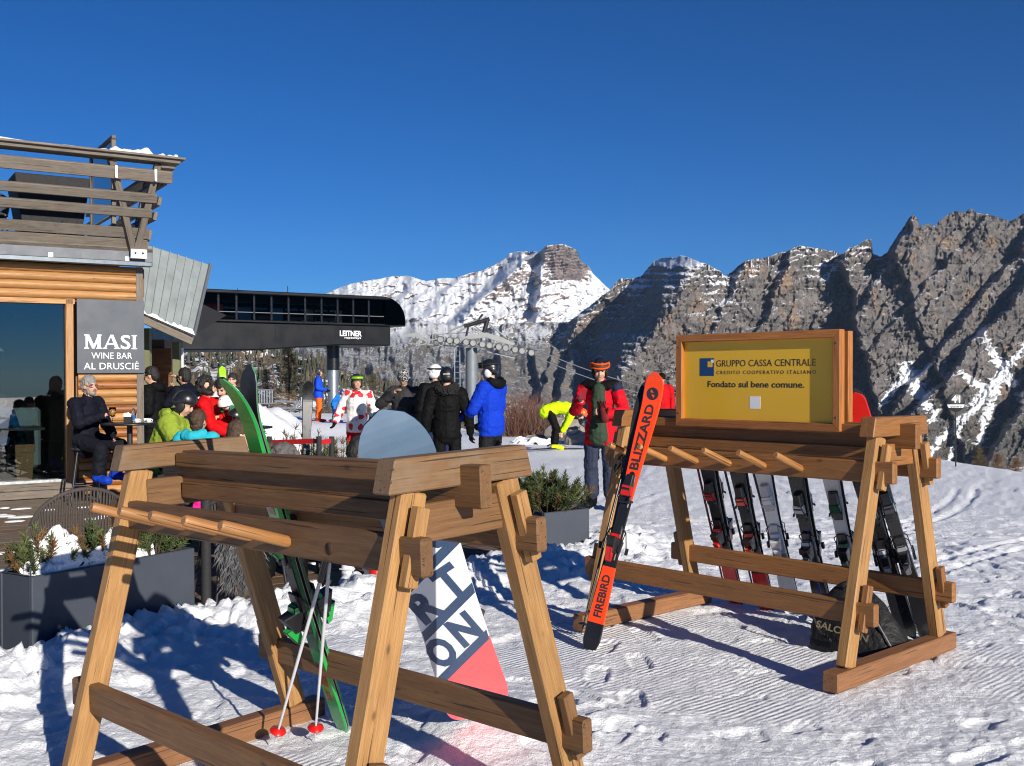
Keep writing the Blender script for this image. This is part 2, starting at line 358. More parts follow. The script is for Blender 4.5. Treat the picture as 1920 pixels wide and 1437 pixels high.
# ------------------------------------------------------------------ mountains
def mtn_mat(name, rock1, rock2, ochre, snow_thr, snow_soft, scale, forest=True, sn_amt=1.):
    t = NT(name); co = t.coord('Object', rnd=False); s = 1 / scale
    n1 = t.noise(co, s * 2.2, 7, .62); n2 = t.noise(co, s * 9, 6, .65); n3 = t.noise(co, s * 30, 5, .7)
    rock = t.ramp(n2, [(.3, dim(rock1, .55)), (.5, rock1), (.7, rock2)])
    rock = t.mix(t.ramp(n1, [(.54, (0,) * 3), (.70, (.65,) * 3)]), rock, ochre)
    st = t.noise(t.coord('Object', (1, 1, .16), rnd=False), s * 16, 4, .6); rock = t.mix(t.ramp(st, [(.56, (0,) * 3), (.7, (.55,) * 3)]), rock, dim(rock1, .5))
    ge = t.n('ShaderNodeNewGeometry'); sx = t.n('ShaderNodeSeparateXYZ'); t.l(ge.outputs['Normal'], sx.inputs[0])
    k = t.math('ADD', sx.outputs['Z'], t.math('MULTIPLY', t.math('SUBTRACT', n2, .5), .55)); k = t.math('ADD', k, t.math('MULTIPLY', t.math('SUBTRACT', n3, .5), 1.0)); k = t.math('ADD', k, t.math('MULTIPLY', t.attr('snow'), sn_amt))
    k2 = t.math('DIVIDE', t.math('SUBTRACT', k, snow_thr), snow_soft, True)
    col = t.mix(k2, rock, (.80, .82, .86))
    if forest:
        f1 = t.noise(t.coord('Object', (1, 1, .45), rnd=False), s * 46, 3, .75); fm = t.ramp(f1, [(.36, (1,) * 3), (.56, (0,) * 3)])
        ff = t.math('MULTIPLY', t.math('ADD', t.math('MULTIPLY', fm, .75), .25), t.attr('forest'), True); col = t.mix(ff, col, (.035, .038, .03))
    t.set('Base Color', col); t.set('Roughness', .85); t.set('Specular IOR Level', .15)
    t.bump(t.math('ADD', n2, t.math('MULTIPLY', n3, .8)), 1., scale * .03); return t.mat
def sheet(name, a0, a1, nc, nr, sky_pts, foot_v, D0, D1, relief, label, mat, attrs=None, jag=1.5, back=.25, prof=1.0, seed=0):
    """a mountain flank: columns by bearing, rows from the foot up to the crest line and over the back"""
    u = np.linspace(a0, a1, nc); up = np.array([p[0] for p in sky_pts]); vp = np.array([p[1] for p in sky_pts])
    sv = np.interp(u, up, vp) + jag * (fbm(u / 19., u * 0, oct=5, seed=seed, gain=.6) + .4 * np.abs(fbm(u / 6., u * 0 + 4, oct=3, seed=seed + 5)))
    w = np.linspace(0, 1, nr)[:, None]; U = np.repeat(u[None], nr, 0); VV = foot_v + (sv[None] - foot_v) * w
    Dp = D0 + (D1 - D0) * w ** prof + relief(U, VV, np.repeat(w, nc, 1))
    X = ((U - 960) - ROLL * (VV - V0)) / F * Dp; Z = CH - ((VV - V0) + ROLL * (U - 960)) / F * Dp; Y = Dp
    nb = 14; bx, by, bz = [], [], []
    for k in range(1, nb + 1):
        q = k / nb; Yk = Y[-1] + (D1 * back) * q; bx.append(X[-1] * Yk / Y[-1]); by.append(Yk); bz.append(Z[-1] - (Z[-1] - Z[0].mean()) * (q ** .8) + (D1 * .004) * fbm(u / 14, u * 0 + q * 6, seed=seed + 8))
    X = np.vstack([X, bx]); Y = np.vstack([Y, by]); Z = np.vstack([Z, bz]); pad = lambda A: np.vstack([A, np.repeat(A[-1:], nb, 0)])
    o = link(name, grid_mesh(name, X, Y, Z, {k: pad(f(U, VV, np.repeat(w, nc, 1))) for k, f in (attrs or {}).items()})); o.data.materials.append(mat)
    return tag(o, kind='structure')
RIDGE = [(1000, 640), (1060, 610), (1078, 596), (1092, 582), (1118, 562), (1140, 545), (1163, 524), (1185, 522), (1203, 518), (1215, 500), (1228, 489), (1248, 485), (1262, 484), (1275, 478), (1290, 480), (1310, 489), (1335, 500), (1360, 516), (1378, 503), (1395, 491), (1432, 484), (1455, 475), (1474, 471), (1488, 464), (1500, 461), (1512, 461), (1530, 464), (1558, 470), (1582, 478), (1592, 466), (1612, 458), (1624, 450), (1634, 450), (1637, 476), (1650, 480), (1664, 472), (1680, 446), (1694, 424), (1704, 410), (1712, 404), (1720, 410), (1724, 421), (1744, 418), (1750, 422), (1775, 406), (1796, 396), (1808, 398), (1820, 391), (1832, 398), (1846, 400), (1862, 406), (1880, 410), (1896, 414), (1910, 408), (1920, 403), (1960, 380), (2100, 330), (2300, 300), (2500, 330)]
STEPS = [(1318, -.72, 900, 420, 120), (1168, -.75, 170, 60, 18), (1398, -.5, 70, 60, 12), (1478, -.45, 80, 90, 9), (1587, .22, 210, 170, 10), (1664, -.55, 130, 150, 12), (1772, -.9, 70, 90, 8), (1890, -.8, 130, 170, 11), (1690, .35, 70, 90, 8), (1960, -.9, 200, 160, 14), (2080, -.6, 260, 160, 20)]
def ridge_relief(U, Vv, W):
    p = U + 5 * fbm(U / 40, Vv / 40, oct=3, seed=41); q = Vv; r = 0
    for u0, sl, A, wr, wt in STEPS:
        x = p - (u0 + sl * (q - 500)) + 7 * vnoise(q / 24., q * 0, seed=int(u0)) + 3 * vnoise(q / 6., q * 0, seed=int(u0) + 1); r = r - A * sstep(-wt, 0, x) * np.exp(-np.maximum(x, 0) / wr)
    fl = sstep(0, .15, W); wx = 6 * fbm(p / 18., q / 22., oct=3, seed=15); wy = 6 * fbm(p / 20., q / 18., oct=3, seed=16)
    r = r - 38 * ridged((p + .25 * q) / 95., q / 230., oct=2, seed=11) * fl
    for sx, sy, A, sd in ((44, 70, 56, 21), (16, 26, 20, 22), (7, 11, 7, 23)):
        d, idv = worley((p + .35 * q + wx) / sx, (q + wy) / sy, sd); r = r - A * (idv - .5 + .6 * (.5 - d)) * fl
    r = r - 7 * ridged(p / 5., q / 9., oct=2, seed=13) * fl
    bed = (q + .30 * (p - 1500)) / 17. + .7 * fbm(p / 60, q / 60, seed=14); r = r + 16 * (bed % 1) * fl * np.clip(1 + fbm(p / 50, q / 30, seed=19), .2, 2)
    return r
def ridge_snow(U, Vv, W):
    s = np.zeros_like(U) - .08 + .3 * sstep(.8, 1., W) * (U < 1660)
    s = s + .28 * np.exp(-(((U - 1345) / 45) ** 2 + ((Vv - 545) / 50) ** 2)) + .24 * np.exp(-(((U - 1535) / 50) ** 2 + ((Vv - 500) / 45) ** 2))
    # avalanche fans and couloirs at the foot
    for pts, wd in (([(1838, 625), (1880, 690), (1868, 735), (1835, 830)], 9), ([(1935, 640), (1885, 690), (1800, 790), (1735, 860)], 8), ([(1885, 690), (1925, 770)], 7), ([(1700, 690), (1725, 735), (1742, 762)], 13), ([(1760, 770), (1690, 850)], 5), ([(1650, 760), (1690, 715), (1745, 685)], 4), ([(1800, 700), (1840, 725)], 6), ([(1850, 740), (1800, 800), (1780, 860)], 4)):
        d = seg_dist(U + 4 * vnoise(U / 9, Vv / 9, seed=3), Vv + 4 * vnoise(U / 9, Vv / 9, seed=4), pts); s = s + 1.6 * np.exp(-(d / wd) ** 2)
    return s
def ridge_forest(U, Vv, W):
    lim = np.interp(U, [1000, 1150, 1300, 1600, 1700, 1800, 1850, 1920, 2300], [640, 700, 760, 745, 735, 715, 735, 760, 760]); f = sstep(-6, 26, Vv - lim + 14 * fbm(U / 22, Vv / 22, seed=51))
    return f * (1 - np.clip(ridge_snow(U, Vv, W) * .9 - .1, 0, 1))
m_ridge = mtn_mat('dolomite_rock', srgb(112, 107, 104), srgb(140, 133, 127), srgb(164, 134, 104), .78, .16, 300)
sheet('rock_ridge', 1010, 2150, 760, 300, RIDGE, 905, 3300, 4300, ridge_relief, '', m_ridge, {'snow': ridge_snow, 'forest': ridge_forest}, jag=2.2, prof=.8, seed=61)
PEAK = [(480, 640), (560, 590), (600, 560), (612, 550), (640, 537), (662, 532), (700, 524), (730, 519), (762, 517), (780, 522), (800, 527), (822, 522), (850, 521), (880, 512), (900, 508), (925, 498), (945, 487), (955, 476), (968, 472), (985, 470), (1010, 471), (1018, 465), (1028, 460), (1045, 458), (1058, 458), (1072, 463), (1082, 472), (1088, 486), (1092, 492), (1104, 500), (1112, 514), (1125, 526), (1142, 540), (1165, 560), (1210, 590), (1300, 640)]
def peak_relief(U, Vv, W):
    r = 0
    for u0, sl, A, wr, wt in ((1024, -.15, 330, 60, 16), (985, -.95, 420, 120, 26), (800, -.5, 180, 90, 20), (900, -.9, 160, 90, 16), (660, -.6, 150, 90, 20), (1000, -1.2, 260, 60, 14)):
        x = U - (u0 + sl * (Vv - 480)) + 5 * vnoise(Vv / 14., Vv * 0, seed=int(u0)); r = r - A * sstep(-wt, 0, x) * np.exp(-np.maximum(x, 0) / wr)
    fl = sstep(0, .1, W); r = r - 90 * ridged((U + .3 * Vv) / 70., Vv / 90., oct=3, seed=71) * fl - 30 * ridged(U / 12., Vv / 20., oct=3, seed=72) * fl
    d, idv = worley((U + .4 * Vv) / 11., Vv / 8., 27); r = r - 55 * (idv - .5) * fl; d, idv = worley(U / 5., Vv / 4., 28); r = r - 22 * (idv - .5) * fl; r = r + 90 * ((Vv / 6. + .1 * U / 6.) % 1) * np.exp(-(((U - 1060) / 45) ** 4 + ((Vv - 490) / 30) ** 4))
    r = r - 160 * sstep(528, 515, Vv) * np.exp(-((U - 1062) / 36.) ** 4); return r
def peak_snow(U, Vv, W):
    s = .46 - 1.15 * np.exp(-(((U - 1066) / 34) ** 4 + ((Vv - 492) / 24) ** 4)) - .35 * np.exp(-(((U - 950) / 30) ** 2 + ((Vv - 500) / 14) ** 2))
    s = s + .55 * np.exp(-(((U - 880) / 75) ** 2 + ((Vv - 580) / 26) ** 2)) + .4 * np.exp(-(((U - 1080) / 60) ** 2 + ((Vv - 565) / 40) ** 2)) - .3 * np.exp(-(((U - 745) / 40) ** 2 + ((Vv - 560) / 22) ** 2))
    return s - .8 * sstep(600, 640, Vv)
m_peak = mtn_mat('snowy_peak', srgb(138, 126, 120), srgb(170, 152, 140), srgb(180, 140, 116), .70, .16, 420, forest=False)
sheet('snow_peak', 470, 1310, 480, 180, PEAK, 720, 6800, 9500, peak_relief, '', m_peak, {'snow': peak_snow}, jag=1.5, prof=.85, seed=81)
MID = [(300, 650), (500, 625), (600, 612), (700, 600), (760, 596), (800, 604), (860, 610), (905, 616), (960, 606), (1020, 602), (1070, 606), (1105, 622), (1140, 650), (1200, 700)]
def mid_relief(U, Vv, W):
    r = 0
    for u0, sl, A, wr, wt in ((940, .1, 240, 40, 9), (1003, .1, 160, 40, 8), (1075, -.3, 260, 60, 10), (870, -.1, 160, 50, 9), (1035, -.2, 120, 30, 6)):
        x = U - (u0 + sl * (Vv - 660)) + 5 * vnoise(Vv / 14., Vv * 0, seed=int(u0)); r = r - A * sstep(-wt, 0, x) * np.exp(-np.maximum(x, 0) / wr) * sstep(640, 670, Vv)
    return r - 60 * ridged(U / 50., Vv / 60., oct=4, seed=91) - 22 * ridged(U / 12., Vv / 20., oct=3, seed=92)
m_mid = mtn_mat('mid_slope', srgb(124, 120, 118), srgb(158, 152, 146), srgb(168, 146, 120), .86, .2, 260)
sheet('mid_slope', 310, 1190, 440, 150, MID, 900, 2300, 4600, mid_relief, '', m_mid, {'snow': lambda U, Vv, W: -.12 + .25 * np.exp(-((Vv - 625) / 22) ** 2) + .12 * (U < 880), 'forest': lambda U, Vv, W: .8 * sstep(605, 640, Vv + 10 * fbm(U / 30, Vv / 30, seed=95)) * (1 - .75 * sstep(870, 900, U))}, jag=2, seed=101)
# wooded hill behind the lift
HILL = [(200, 655), (330, 650), (430, 652), (480, 650), (560, 668), (640, 692), (700, 708), (780, 738), (860, 765), (940, 800), (1010, 850), (1060, 900)]
t = NT('hill_soil'); co = t.coord('Object', rnd=False); n = t.noise(co, .035, 6, .65); n2 = t.noise(co, .3, 4, .6)
t.set('Base Color', t.mix(t.ramp(t.math('ADD', n, t.math('MULTIPLY', t.math('SUBTRACT', n2, .5), .5)), [(.5, (0,) * 3), (.58, (1,) * 3)]), t.ramp(n2, [(.3, (.06, .045, .03)), (.7, (.14, .105, .07))]), (.8, .82, .85))); t.set('Roughness', .9); t.bump(n2, .6, 1.2)
def hill_rel(U, Vv, W): return 25 * fbm(U / 60, Vv / 40, oct=4, seed=111)
hill = sheet('wooded_hill', 190, 1060, 260, 70, HILL, 905, 320, 900, hill_rel, '', t.mat, jag=1, back=.3, seed=121)

# thin mountain air
b = MB(); b.box((0, 6260, 690), (19900, 12700, 1960)); hz = b.build('haze', None); hz.data.materials.clear()
hm_ = bpy.data.materials.new('haze'); hm_.use_nodes = True; hn = hm_.node_tree; hn.nodes.clear(); ho = hn.nodes.new('ShaderNodeOutputMaterial'); pv = hn.nodes.new('ShaderNodeVolumePrincipled'); pv.inputs['Color'].default_value = (.45, .66, 1, 1); pv.inputs['Density'].default_value = 1.7e-5; pv.inputs['Anisotropy'].default_value = .0
hn.links.new(pv.outputs[0], ho.inputs['Volume']); hz.data.materials.append(hm_); hm_.cycles.homogeneous_volume = True; tag(hz, 'clear blue mountain air between the piste and the far peaks', 'haze', kind='stuff')
# distant conifers on the hill: one wood
rng = np.random.default_rng(5)
def far_wood(name, label, n, spots, cols, hrange):
    b = MB()
    for x, y, z, k in spots:
        h = rng.uniform(*hrange); r = h * rng.uniform(.13, .2); m = int(rng.integers(0, len(cols))); lean = rng.uniform(-.03, .03) * h
        for q, (z0, z1, rr) in enumerate(((.1, .5, 1.), (.34, .76, .75), (.6, 1., .48))):
            a0 = rng.uniform(0, 6.28); vs = []
            for i in range(6): a = a0 + i * 1.047; ro = r * rr * rng.uniform(.55, 1.2); vs.append((x + ro * math.cos(a), y + ro * math.sin(a), z + h * z0 + rng.uniform(-.05, .03) * h))
            vs.append((x + lean, y, z + h * z1)); b.add(vs, [(i, (i + 1) % 6, 6) for i in range(6)], m)
        b.add([(x - .02 * h, y, z - .1 * h), (x + .02 * h, y, z - .1 * h), (x, y, z + .3 * h)], [(0, 1, 2)], m)
    return tag(b.build(name, cols, fixn=False), label, 'wood', kind='stuff')
fol = [M_plain('far_spruce', (.040, .050, .028), .9, var=.3, nscale=.08), M_plain('far_larch', (.105, .075, .045), .9, var=.3, nscale=.08), M_plain('far_spruce_grey', (.065, .062, .05), .9, var=.3, nscale=.08)]
hv = np.zeros(len(hill.data.vertices) * 3); hill.data.vertices.foreach_get('co', hv); hv = hv.reshape(-1, 3)[:260 * 70].reshape(70, 260, 3)
sp = []
while len(sp) < 2600:
    i, j = int(rng.integers(0, 70)), int(rng.integers(0, 260)); p = hv[i, j]
    if fbm(np.array(p[0] / 45.), np.array(p[1] / 60.), seed=7) > .18: continue
    sp.append((p[0] + rng.uniform(-2, 2), p[1], p[2], 0))
far_wood('conifer_wood', 'grey brown conifer wood on the hillside behind the chairlift station', 0, sp, fol, (6, 13))
# ------------------------------------------------------------------ ski racks
wood_leg = M_wood('rack_leg_wood', srgb(176, 136, 84), srgb(142, 100, 56), .6)
wood_rail = M_wood('rack_rail_wood', srgb(126, 92, 56), srgb(98, 68, 40), .62)
wood_oil = M_wood('rack_oiled_wood', srgb(152, 104, 56), srgb(120, 80, 42), .55)
wood_foot = M_wood('rack_foot_wood', srgb(146, 102, 66), srgb(118, 80, 50), .6)
wood_peg = M_wood('peg_wood', srgb(178, 130, 78), srgb(146, 98, 54), .45, knots=False)
frost_w = M_wood('weathered_cap_wood', srgb(126, 94, 60), srgb(96, 68, 42), .65, weather=srgb(122, 106, 86))
RL, RA, RB, RC, RE, RH, ZU, ZL, EXT, ZR = 1.7463, .5133, .2002, .3111, .662, 1.2633, 1.0848, .3723, .1335, 1.2701
def leg_t(z, sg): return sg * (RA + (RB - RA) * (z - .1) / (RH - .1))
def rack_M(P):
    x, y, th, z0, ps, pt = P; c, s = math.cos(th), math.sin(th)
    S = Vector((c, s, ps)); T = Vector((-s, c, pt)); Z = Vector((0, 0, 1)) - ps * Vector((c, s, 0)) - pt * Vector((-s, c, 0))
    m = Matrix((S.normalized(), T.normalized(), Z.normalized())).transposed().to_4x4(); m.translation = (x, y, z0); return m
def make_rack(P, label, rail, cap, foot, leg, pegs, hole=None, laths=True, fresh=False):
    r = thing('ski_rack', label, 'ski rack', rack_M(P), 'timber ski racks on the snow')
    for S in (-1, 1):
        x = S * RL / 2
        beam('foot_beam', (x, -RE, .05), (x, RE, .05), .09, .10, foot, r, bevel=.006)
        for sg in (-1, 1):
            beam('leg', (x, leg_t(.098, sg), .098), (x, leg_t(RH + .005, sg), RH + .005), .062, .1, leg, r, up=(0, sg, .25), bevel=.006)
        beam('cap_beam', (x, -RC, RH + .0575), (x, RC, RH + .0575), .085, .105, cap, r, bevel=.005, cut=.028)
        beam('cross_tie', (x - S * .012, -leg_t(1.16, 1) + .04, 1.165), (x - S * .012, leg_t(1.16, 1) - .04, 1.165), .05, .12, rail, r)
    h = RL / 2 + EXT
    beam('ridge_beam', (-h, 0, ZR - .003), (h, 0, ZR - .003), .05, .135, rail, r)
    if laths:
        hl = RL / 2 - .05
        beam('ridge_plank', (-hl, -.006, 1.168), (hl, -.006, 1.168), .066, .068, rail, r)
        beam('ridge_lath', (-hl, -.045, 1.298), (hl, -.045, 1.298), .036, .056, rail, r)
        beam('ridge_lath', (-hl, .045, 1.298), (hl, .045, 1.298), .036, .05, rail, r)
    for sg in (-1, 1):
        for z, nm in ((ZU, 'upper_rail'), (ZL, 'lower_rail')):
            t = leg_t(z, sg)
            o = beam(nm, (-h, t, z), (h, t, z), .048, .115, rail, r, bevel=.007)
            for S in (-1, 1):
                x = S * (RL / 2 + .065); d = Vector((0, (RB - RA) / (RH - .1) * sg, 1)).normalized(); c = Vector((x, t, z))
                beam('wedge', c - d * .095, c + d * .145, .034, .05, leg if nm == 'upper_rail' else rail, r, up=(0, 1, 0), bevel=.003)
    for s in pegs:
        b = MB(); b.tube([(0, 0, 0), (.01, 0, 0), (.262, 0, 0), (.27, 0, 0)], [.018, .0205, .0195, .015], 14)
        t0 = leg_t(ZU, -1) - .02
        b.build('peg', wood_peg, r, frame((s, t0, ZU - .010), (0, -.25, .088)))
    if hole is not None:
        b = MB(); b.lathe([(.0205, 0), (.0205, .0015), (.0001, .0015)], 16); b.build('peg_hole', M_plain('peg_hole_dark', (.05, .025, .01), .9), r, frame((hole, leg_t(ZU, -1) - .0245, ZU - .01), (1, 0, 0), y=(0, 0, 1)))
    return r
NP = (-.7639, 3.9431, -.7706, -.0208, .0176, .0256); RP = (1.4799, 6.3439, -.8256, .0069, -.0037, -.0099)
near_rack = make_rack(NP, 'weathered timber ski rack in the foreground with five pegs and a snowboard behind it', wood_rail, frost_w, wood_foot, wood_leg, [-.62, -.385, -.15, .085, .32], .555)
far_rack = make_rack(RP, 'orange brown timber ski rack carrying the yellow sign, skis along its back', wood_oil, wood_oil, wood_foot, wood_leg, [-.74, -.5, -.26, -.02, .22, .46])
def RW(P, s, t, z): return rack_M(P) @ Vector((s, t, z))
# yellow sign board on the far rack
sign_y = M_plain('yellow_sign_print', srgb(226, 176, 40), .38, var=.03, nscale=3, coat=.15)
sign_fr = M_wood('sign_frame_wood', srgb(190, 124, 62), srgb(150, 90, 40), .45)
ink = M_plain('dark_ink', (.018, .018, .022), .5, var=.02); blue_ink = M_plain('blue_ink', srgb(20, 62, 110), .5, var=.02); white_ink = M_plain('white_ink', (.8, .8, .8), .5, var=.02)
g = thing('advertising_sign', 'yellow bank advertising sign in a wooden frame on top of the far ski rack', 'sign', rack_M(RP))
b = MB(); b.box((.01, -.045, 1.565), (1.09, .012, .52)); b.build('sign_panel', sign_y, g)
b = MB(); b.box((.01, .032, 1.565), (1.09, .012, .52)); b.build('sign_panel', sign_y, g)
def mitre(name, x0, x1, z0, z1, wd, side, y0, y1):
    b = MB()
    P = {'b': [(x0, z0), (x1, z0), (x1 - wd, z0 + wd), (x0 + wd, z0 + wd)], 't': [(x0, z1), (x0 + wd, z1 - wd), (x1 - wd, z1 - wd), (x1, z1)],
         'l': [(x0, z0), (x0 + wd, z0 + wd), (x0 + wd, z1 - wd), (x0, z1)], 'r': [(x1, z0), (x1, z1), (x1 - wd, z1 - wd), (x1 - wd, z0 + wd)]}[side]
    cx = sum(p[0] for p in P) / 4; cz = sum(p[1] for p in P) / 4
    M = Matrix.Translation((cx, 0, cz))
    if side in 'lr':
        M = M @ Matrix.Rotation(R_(-90), 4, 'Y'); P = [(p[1] - cz, -(p[0] - cx)) for p in P]
    else: P = [(p[0] - cx, p[1] - cz) for p in P]
    b.prism(P, y0, y1); b.build(name, sign_fr, g, M, .0025)
for sd_ in 'btlr':
    mitre('sign_frame', -.568, .59, 1.277, 1.856, .046, sd_, -.083, -.03)
    mitre('sign_frame', -.555, .585, 1.281, 1.850, .046, sd_, .018, .07)
def on_sign(x, z): return frame((x, -.0515, z), (1, 0, 0), y=(0, 0, 1))
text('lettering', 'GRUPPO CASSA CENTRALE', .058, ink, g, on_sign(-.274, 1.653), -.0003, width=.694)
text('lettering', 'CREDITO COOPERATIVO ITALIANO', .031, ink, g, on_sign(-.272, 1.606), -.0002, width=.694, space=1.35)
text('lettering', 'Fondato sul bene comune.', .053, ink, g, on_sign(-.340, 1.526), .0007, width=.686)
b = MB(); b.box((-.347, -.0515, 1.651), (.109, .001, .111)); b.build('logo_square', blue_ink, g)
b = MB(); b.box((-.322, -.0526, 1.668), (.036, .001, .036)); b.build('logo_square', sign_y, g)
b = MB(); b.box((-.305, -.0537, 1.687), (.019, .001, .019)); b.build('logo_square', white_ink, g)
b = MB(); b.box((.01, -.0515, 1.434), (.075, .001, .075)); b.build('blank_sticker', white_ink, g)

for x in (-.545, .567):
    for z in (1.36, 1.78): b = MB(); b.lathe([(.0001, .002), (.005, .002), (.006, 0)], 10, frame((x, -.0835, z), (1, 0, 0), y=(0, 0, 1))); b.build('screw', M_plain('screw_%d' % int(z * 100), (.12, .11, .1), .4, .7), g)
# ------------------------------------------------------------------ wine bar building on the left
FA = R_(33); FX = Vector((math.cos(FA), math.sin(FA), 0)); FN = Vector((FX.y, -FX.x, 0))
FC = at(268, 700, 15.0); FC.z = 0
FM = frame(FC, FX, (0, 0, 1))          # local x along the facade to the right, -y outwards, z up
def FP(s, z, out=0.): return Vector((s, -out, z))
log_w = M_wood('log_siding', srgb(190, 144, 90), srgb(164, 114, 64), .55)
log_d = M_wood('log_siding_dark', srgb(168, 108, 58), srgb(122, 74, 38), .5)
grey_w = M_wood('grey_weathered_wood', srgb(128, 118, 106), srgb(88, 80, 72), .78, weather=srgb(106, 100, 94))
brown_w = M_wood('old_brown_wood', srgb(120, 92, 66), srgb(84, 62, 44), .7, weather=srgb(110, 98, 86))
zinc = M_plain('grey_zinc', srgb(100, 104, 110), .6, .15, .12, 3)
anth = M_plain('anthracite_sheet', srgb(70, 76, 86), .5, .0, .05, 2)
steel = M_plain('dark_steel', (.045, .045, .05), .4, .6, .15, 10); galv = M_plain('galvanised_steel', (.42, .44, .46), .38, .85, .12, 9); blackp = M_plain('black_plastic', (.014, .014, .016), .4, 0, .2, 20)
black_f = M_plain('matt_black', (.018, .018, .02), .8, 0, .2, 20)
t = NT('window_glass'); t.set('Base Color', (.9, .95, 1, 1)); t.set('Roughness', .01); t.set('Transmission Weight', 1); t.set('IOR', 1.5); t.set('Specular IOR Level', .8); glass = t.mat
def arch_glass(r0=.06, r1=1.7, tint=(.62, .68, .7, 1)):
    t = NT('pane_glass'); t.t.nodes.remove(t.b); tr = t.n('ShaderNodeBsdfTransparent'); tr.inputs[0].default_value = tint; gl = t.n('ShaderNodeBsdfGlossy'); gl.inputs['Roughness'].default_value = .012
    fr = t.n('ShaderNodeFresnel'); fr.inputs[0].default_value = 1.5; k = t.math('ADD', t.math('MULTIPLY', fr.outputs[0], r1), r0, True); mx = t.n('ShaderNodeMixShader'); t.l(k, mx.inputs[0]); t.l(tr.outputs[0], mx.inputs[1]); t.l(gl.outputs[0], mx.inputs[2]); t.l(mx.outputs[0], t.out.inputs[0]); return t.mat
pane = arch_glass()
bar = thing('wine_bar', 'log sided wine bar with tall window and a grey timber roof terrace', 'building', FM)
def log_mesh(L, h, dep=.05, n=6):
    b = MB(); prof = [(0, -h / 2)] + [(-(dep * math.sin(math.pi * (.12 + .76 * i / n)) + .008), -h / 2 * .96 + h * .96 * i / n) for i in range(n + 1)] + [(0, h / 2)]
    vs = [(x, y, z) for x in (-L / 2, L / 2) for y, z in prof]; k = len(prof)
    b.add(vs, [(i, i + 1, k + i + 1, k + i) for i in range(k - 1)], 0, True); b.add(vs, [tuple(range(k)), tuple(range(2 * k - 1, k - 1, -1))]); return b
for i in range(4): log_mesh(3.9, .12).build('log_board', log_w, bar, Matrix.Translation(FP(-2.05, 2.79 + .12 * i)))
for i in range(15): log_mesh(.78, .1125).build('log_board', [log_w, log_d, log_w][i % 3], bar, Matrix.Translation(FP(-.49, .07 + .1125 * i)))
beam('corner_post', FP(-.05, 0, .005), FP(-.05, 3.21, .005), .1, .1, grey_w, bar, up=(0, 1, 0))
b = MB(); b.box(FP(-.45, 1.6, -.12), (.9, .2, 3.2)); b.box((-2.0, 3.2, 3.0), (4.1, 6.2, .4)); b.box((-.06, 3.2, 1.6), (.1, 6.2, 3.19)); b.build('wall_core', M_plain('wall_core', srgb(120, 88, 58), .8), bar)
b = MB(); b.box((-2.5, 2.9, .1), (3.3, 5.6, .2)); b.build('interior_floor', M_plain('interior_floor', (.10, .075, .05), .5), bar)
b = MB(); b.box((-2.5, 5.6, 1.5), (3.3, .1, 2.8)); b.box((-4.2, 2.9, 1.5), (.1, 5.6, 2.8)); b.box((-.95, 2.9, 1.5), (.06, 5.4, 2.6)); b.build('interior_wall', M_plain('interior_wall', (.16, .12, .09), .8), bar)
# window
for s0, s1, z0, z1, w_ in ((-.99, -.99, .2, 2.73, .14), (-4.1, -.92, 2.69, 2.69, .07)):
    beam('window_frame', FP(s0, z0, .02), FP(s1, z1, .02), .1, .1 if s0 == s1 else .07, log_w, bar, up=(0, 1, 0) if s0 == s1 else (0, 0, 1))
b = MB(); b.box(FP(-2.6, .235, .02), (3.1, .08, .035)); b.build('window_sill', galv, bar)
b = MB(); b.box(FP(-2.58, 1.45, -.02), (3.1, .008, 2.4)); b.build('window_pane', pane, bar)
for i in range(2): beam('plinth_board', FP(-4.1, .06 + .11 * i, .03), FP(-.9, .06 + .11 * i, .03), .05, .105, grey_w, bar)
# fascia and gutter
b = MB(); b.prism([(-.3, 3.22), (.0, 3.22), (.0, 3.45), (-.3, 3.45)], -4.2, .1, Matrix.Rotation(R_(-90), 4, 'Z') @ Matrix.Translation((.12, 0, 0)));
bb = MB(); bb.box(FP(-2.05, 3.34, .1), (4.3, .2, .24)); bb.build('fascia', zinc, bar, bevel=.004)
bb = MB(); bb.box(FP(-2.05, 3.235, .24), (4.24, .09, .07)); bb.build('gutter', M_plain('gutter_zinc', srgb(96, 104, 112), .4, .6), bar, bevel=.01)
for s in (-1.25, -.25): bb = MB(); bb.box(FP(s, 3.30, .205), (.06, .012, .07)); bb.build('gutter_bracket', galv, bar)
# roof terrace floor, leaning parapet
b = MB(); b.box((-2.2, 2.6, 3.44), (4.6, 5.6, .06)); b.build('terrace_floor', grey_w, bar)
def out(z): return .16 + (z - 3.44) * .42
for z0, z1, s1 in ((3.445, 3.59, .02), (3.595, 3.74, .03)): beam('parapet_board', FP(-4.6, (z0 + z1) / 2, out(z0) + .03), FP(s1, (z0 + z1) / 2, out(z0) + .03), .04, z1 - z0, grey_w, bar, up=(0, -.39, .92))
for z, h, s1 in ((3.93, .13, .03), (4.13, .13, .08), (4.42, .17, .26)): beam('terrace_rail', FP(-4.6, z, out(z) + .07), FP(s1, z, out(z) + .07), .07, h, grey_w, bar, up=(0, -.39, .92), bevel=.012)
beam('top_rail', FP(-4.6, 4.63, out(4.6)), FP(.34, 4.63, out(4.6)), .26, .06, grey_w, bar); beam('top_rail', FP(-4.6, 4.665, out(4.6) + .01), FP(.4, 4.668, out(4.6) + .01), .34, .03, grey_w, bar)
for s0, s1 in ((-.13, .07), (-.18, -.55), (-2.1, -2.0), (-3.2, -3.1)): beam('terrace_post', FP(s0, 3.42, out(3.4) + .08), FP(s1, 4.6, out(4.58) - .02), .09, .11, grey_w, bar, up=(0, -1, .2))
for y0 in (.9, 2.2): beam('terrace_post', (.05, y0, 3.42), (.3, y0, 4.6), .09, .11, grey_w, bar, up=(0, 1, 0))
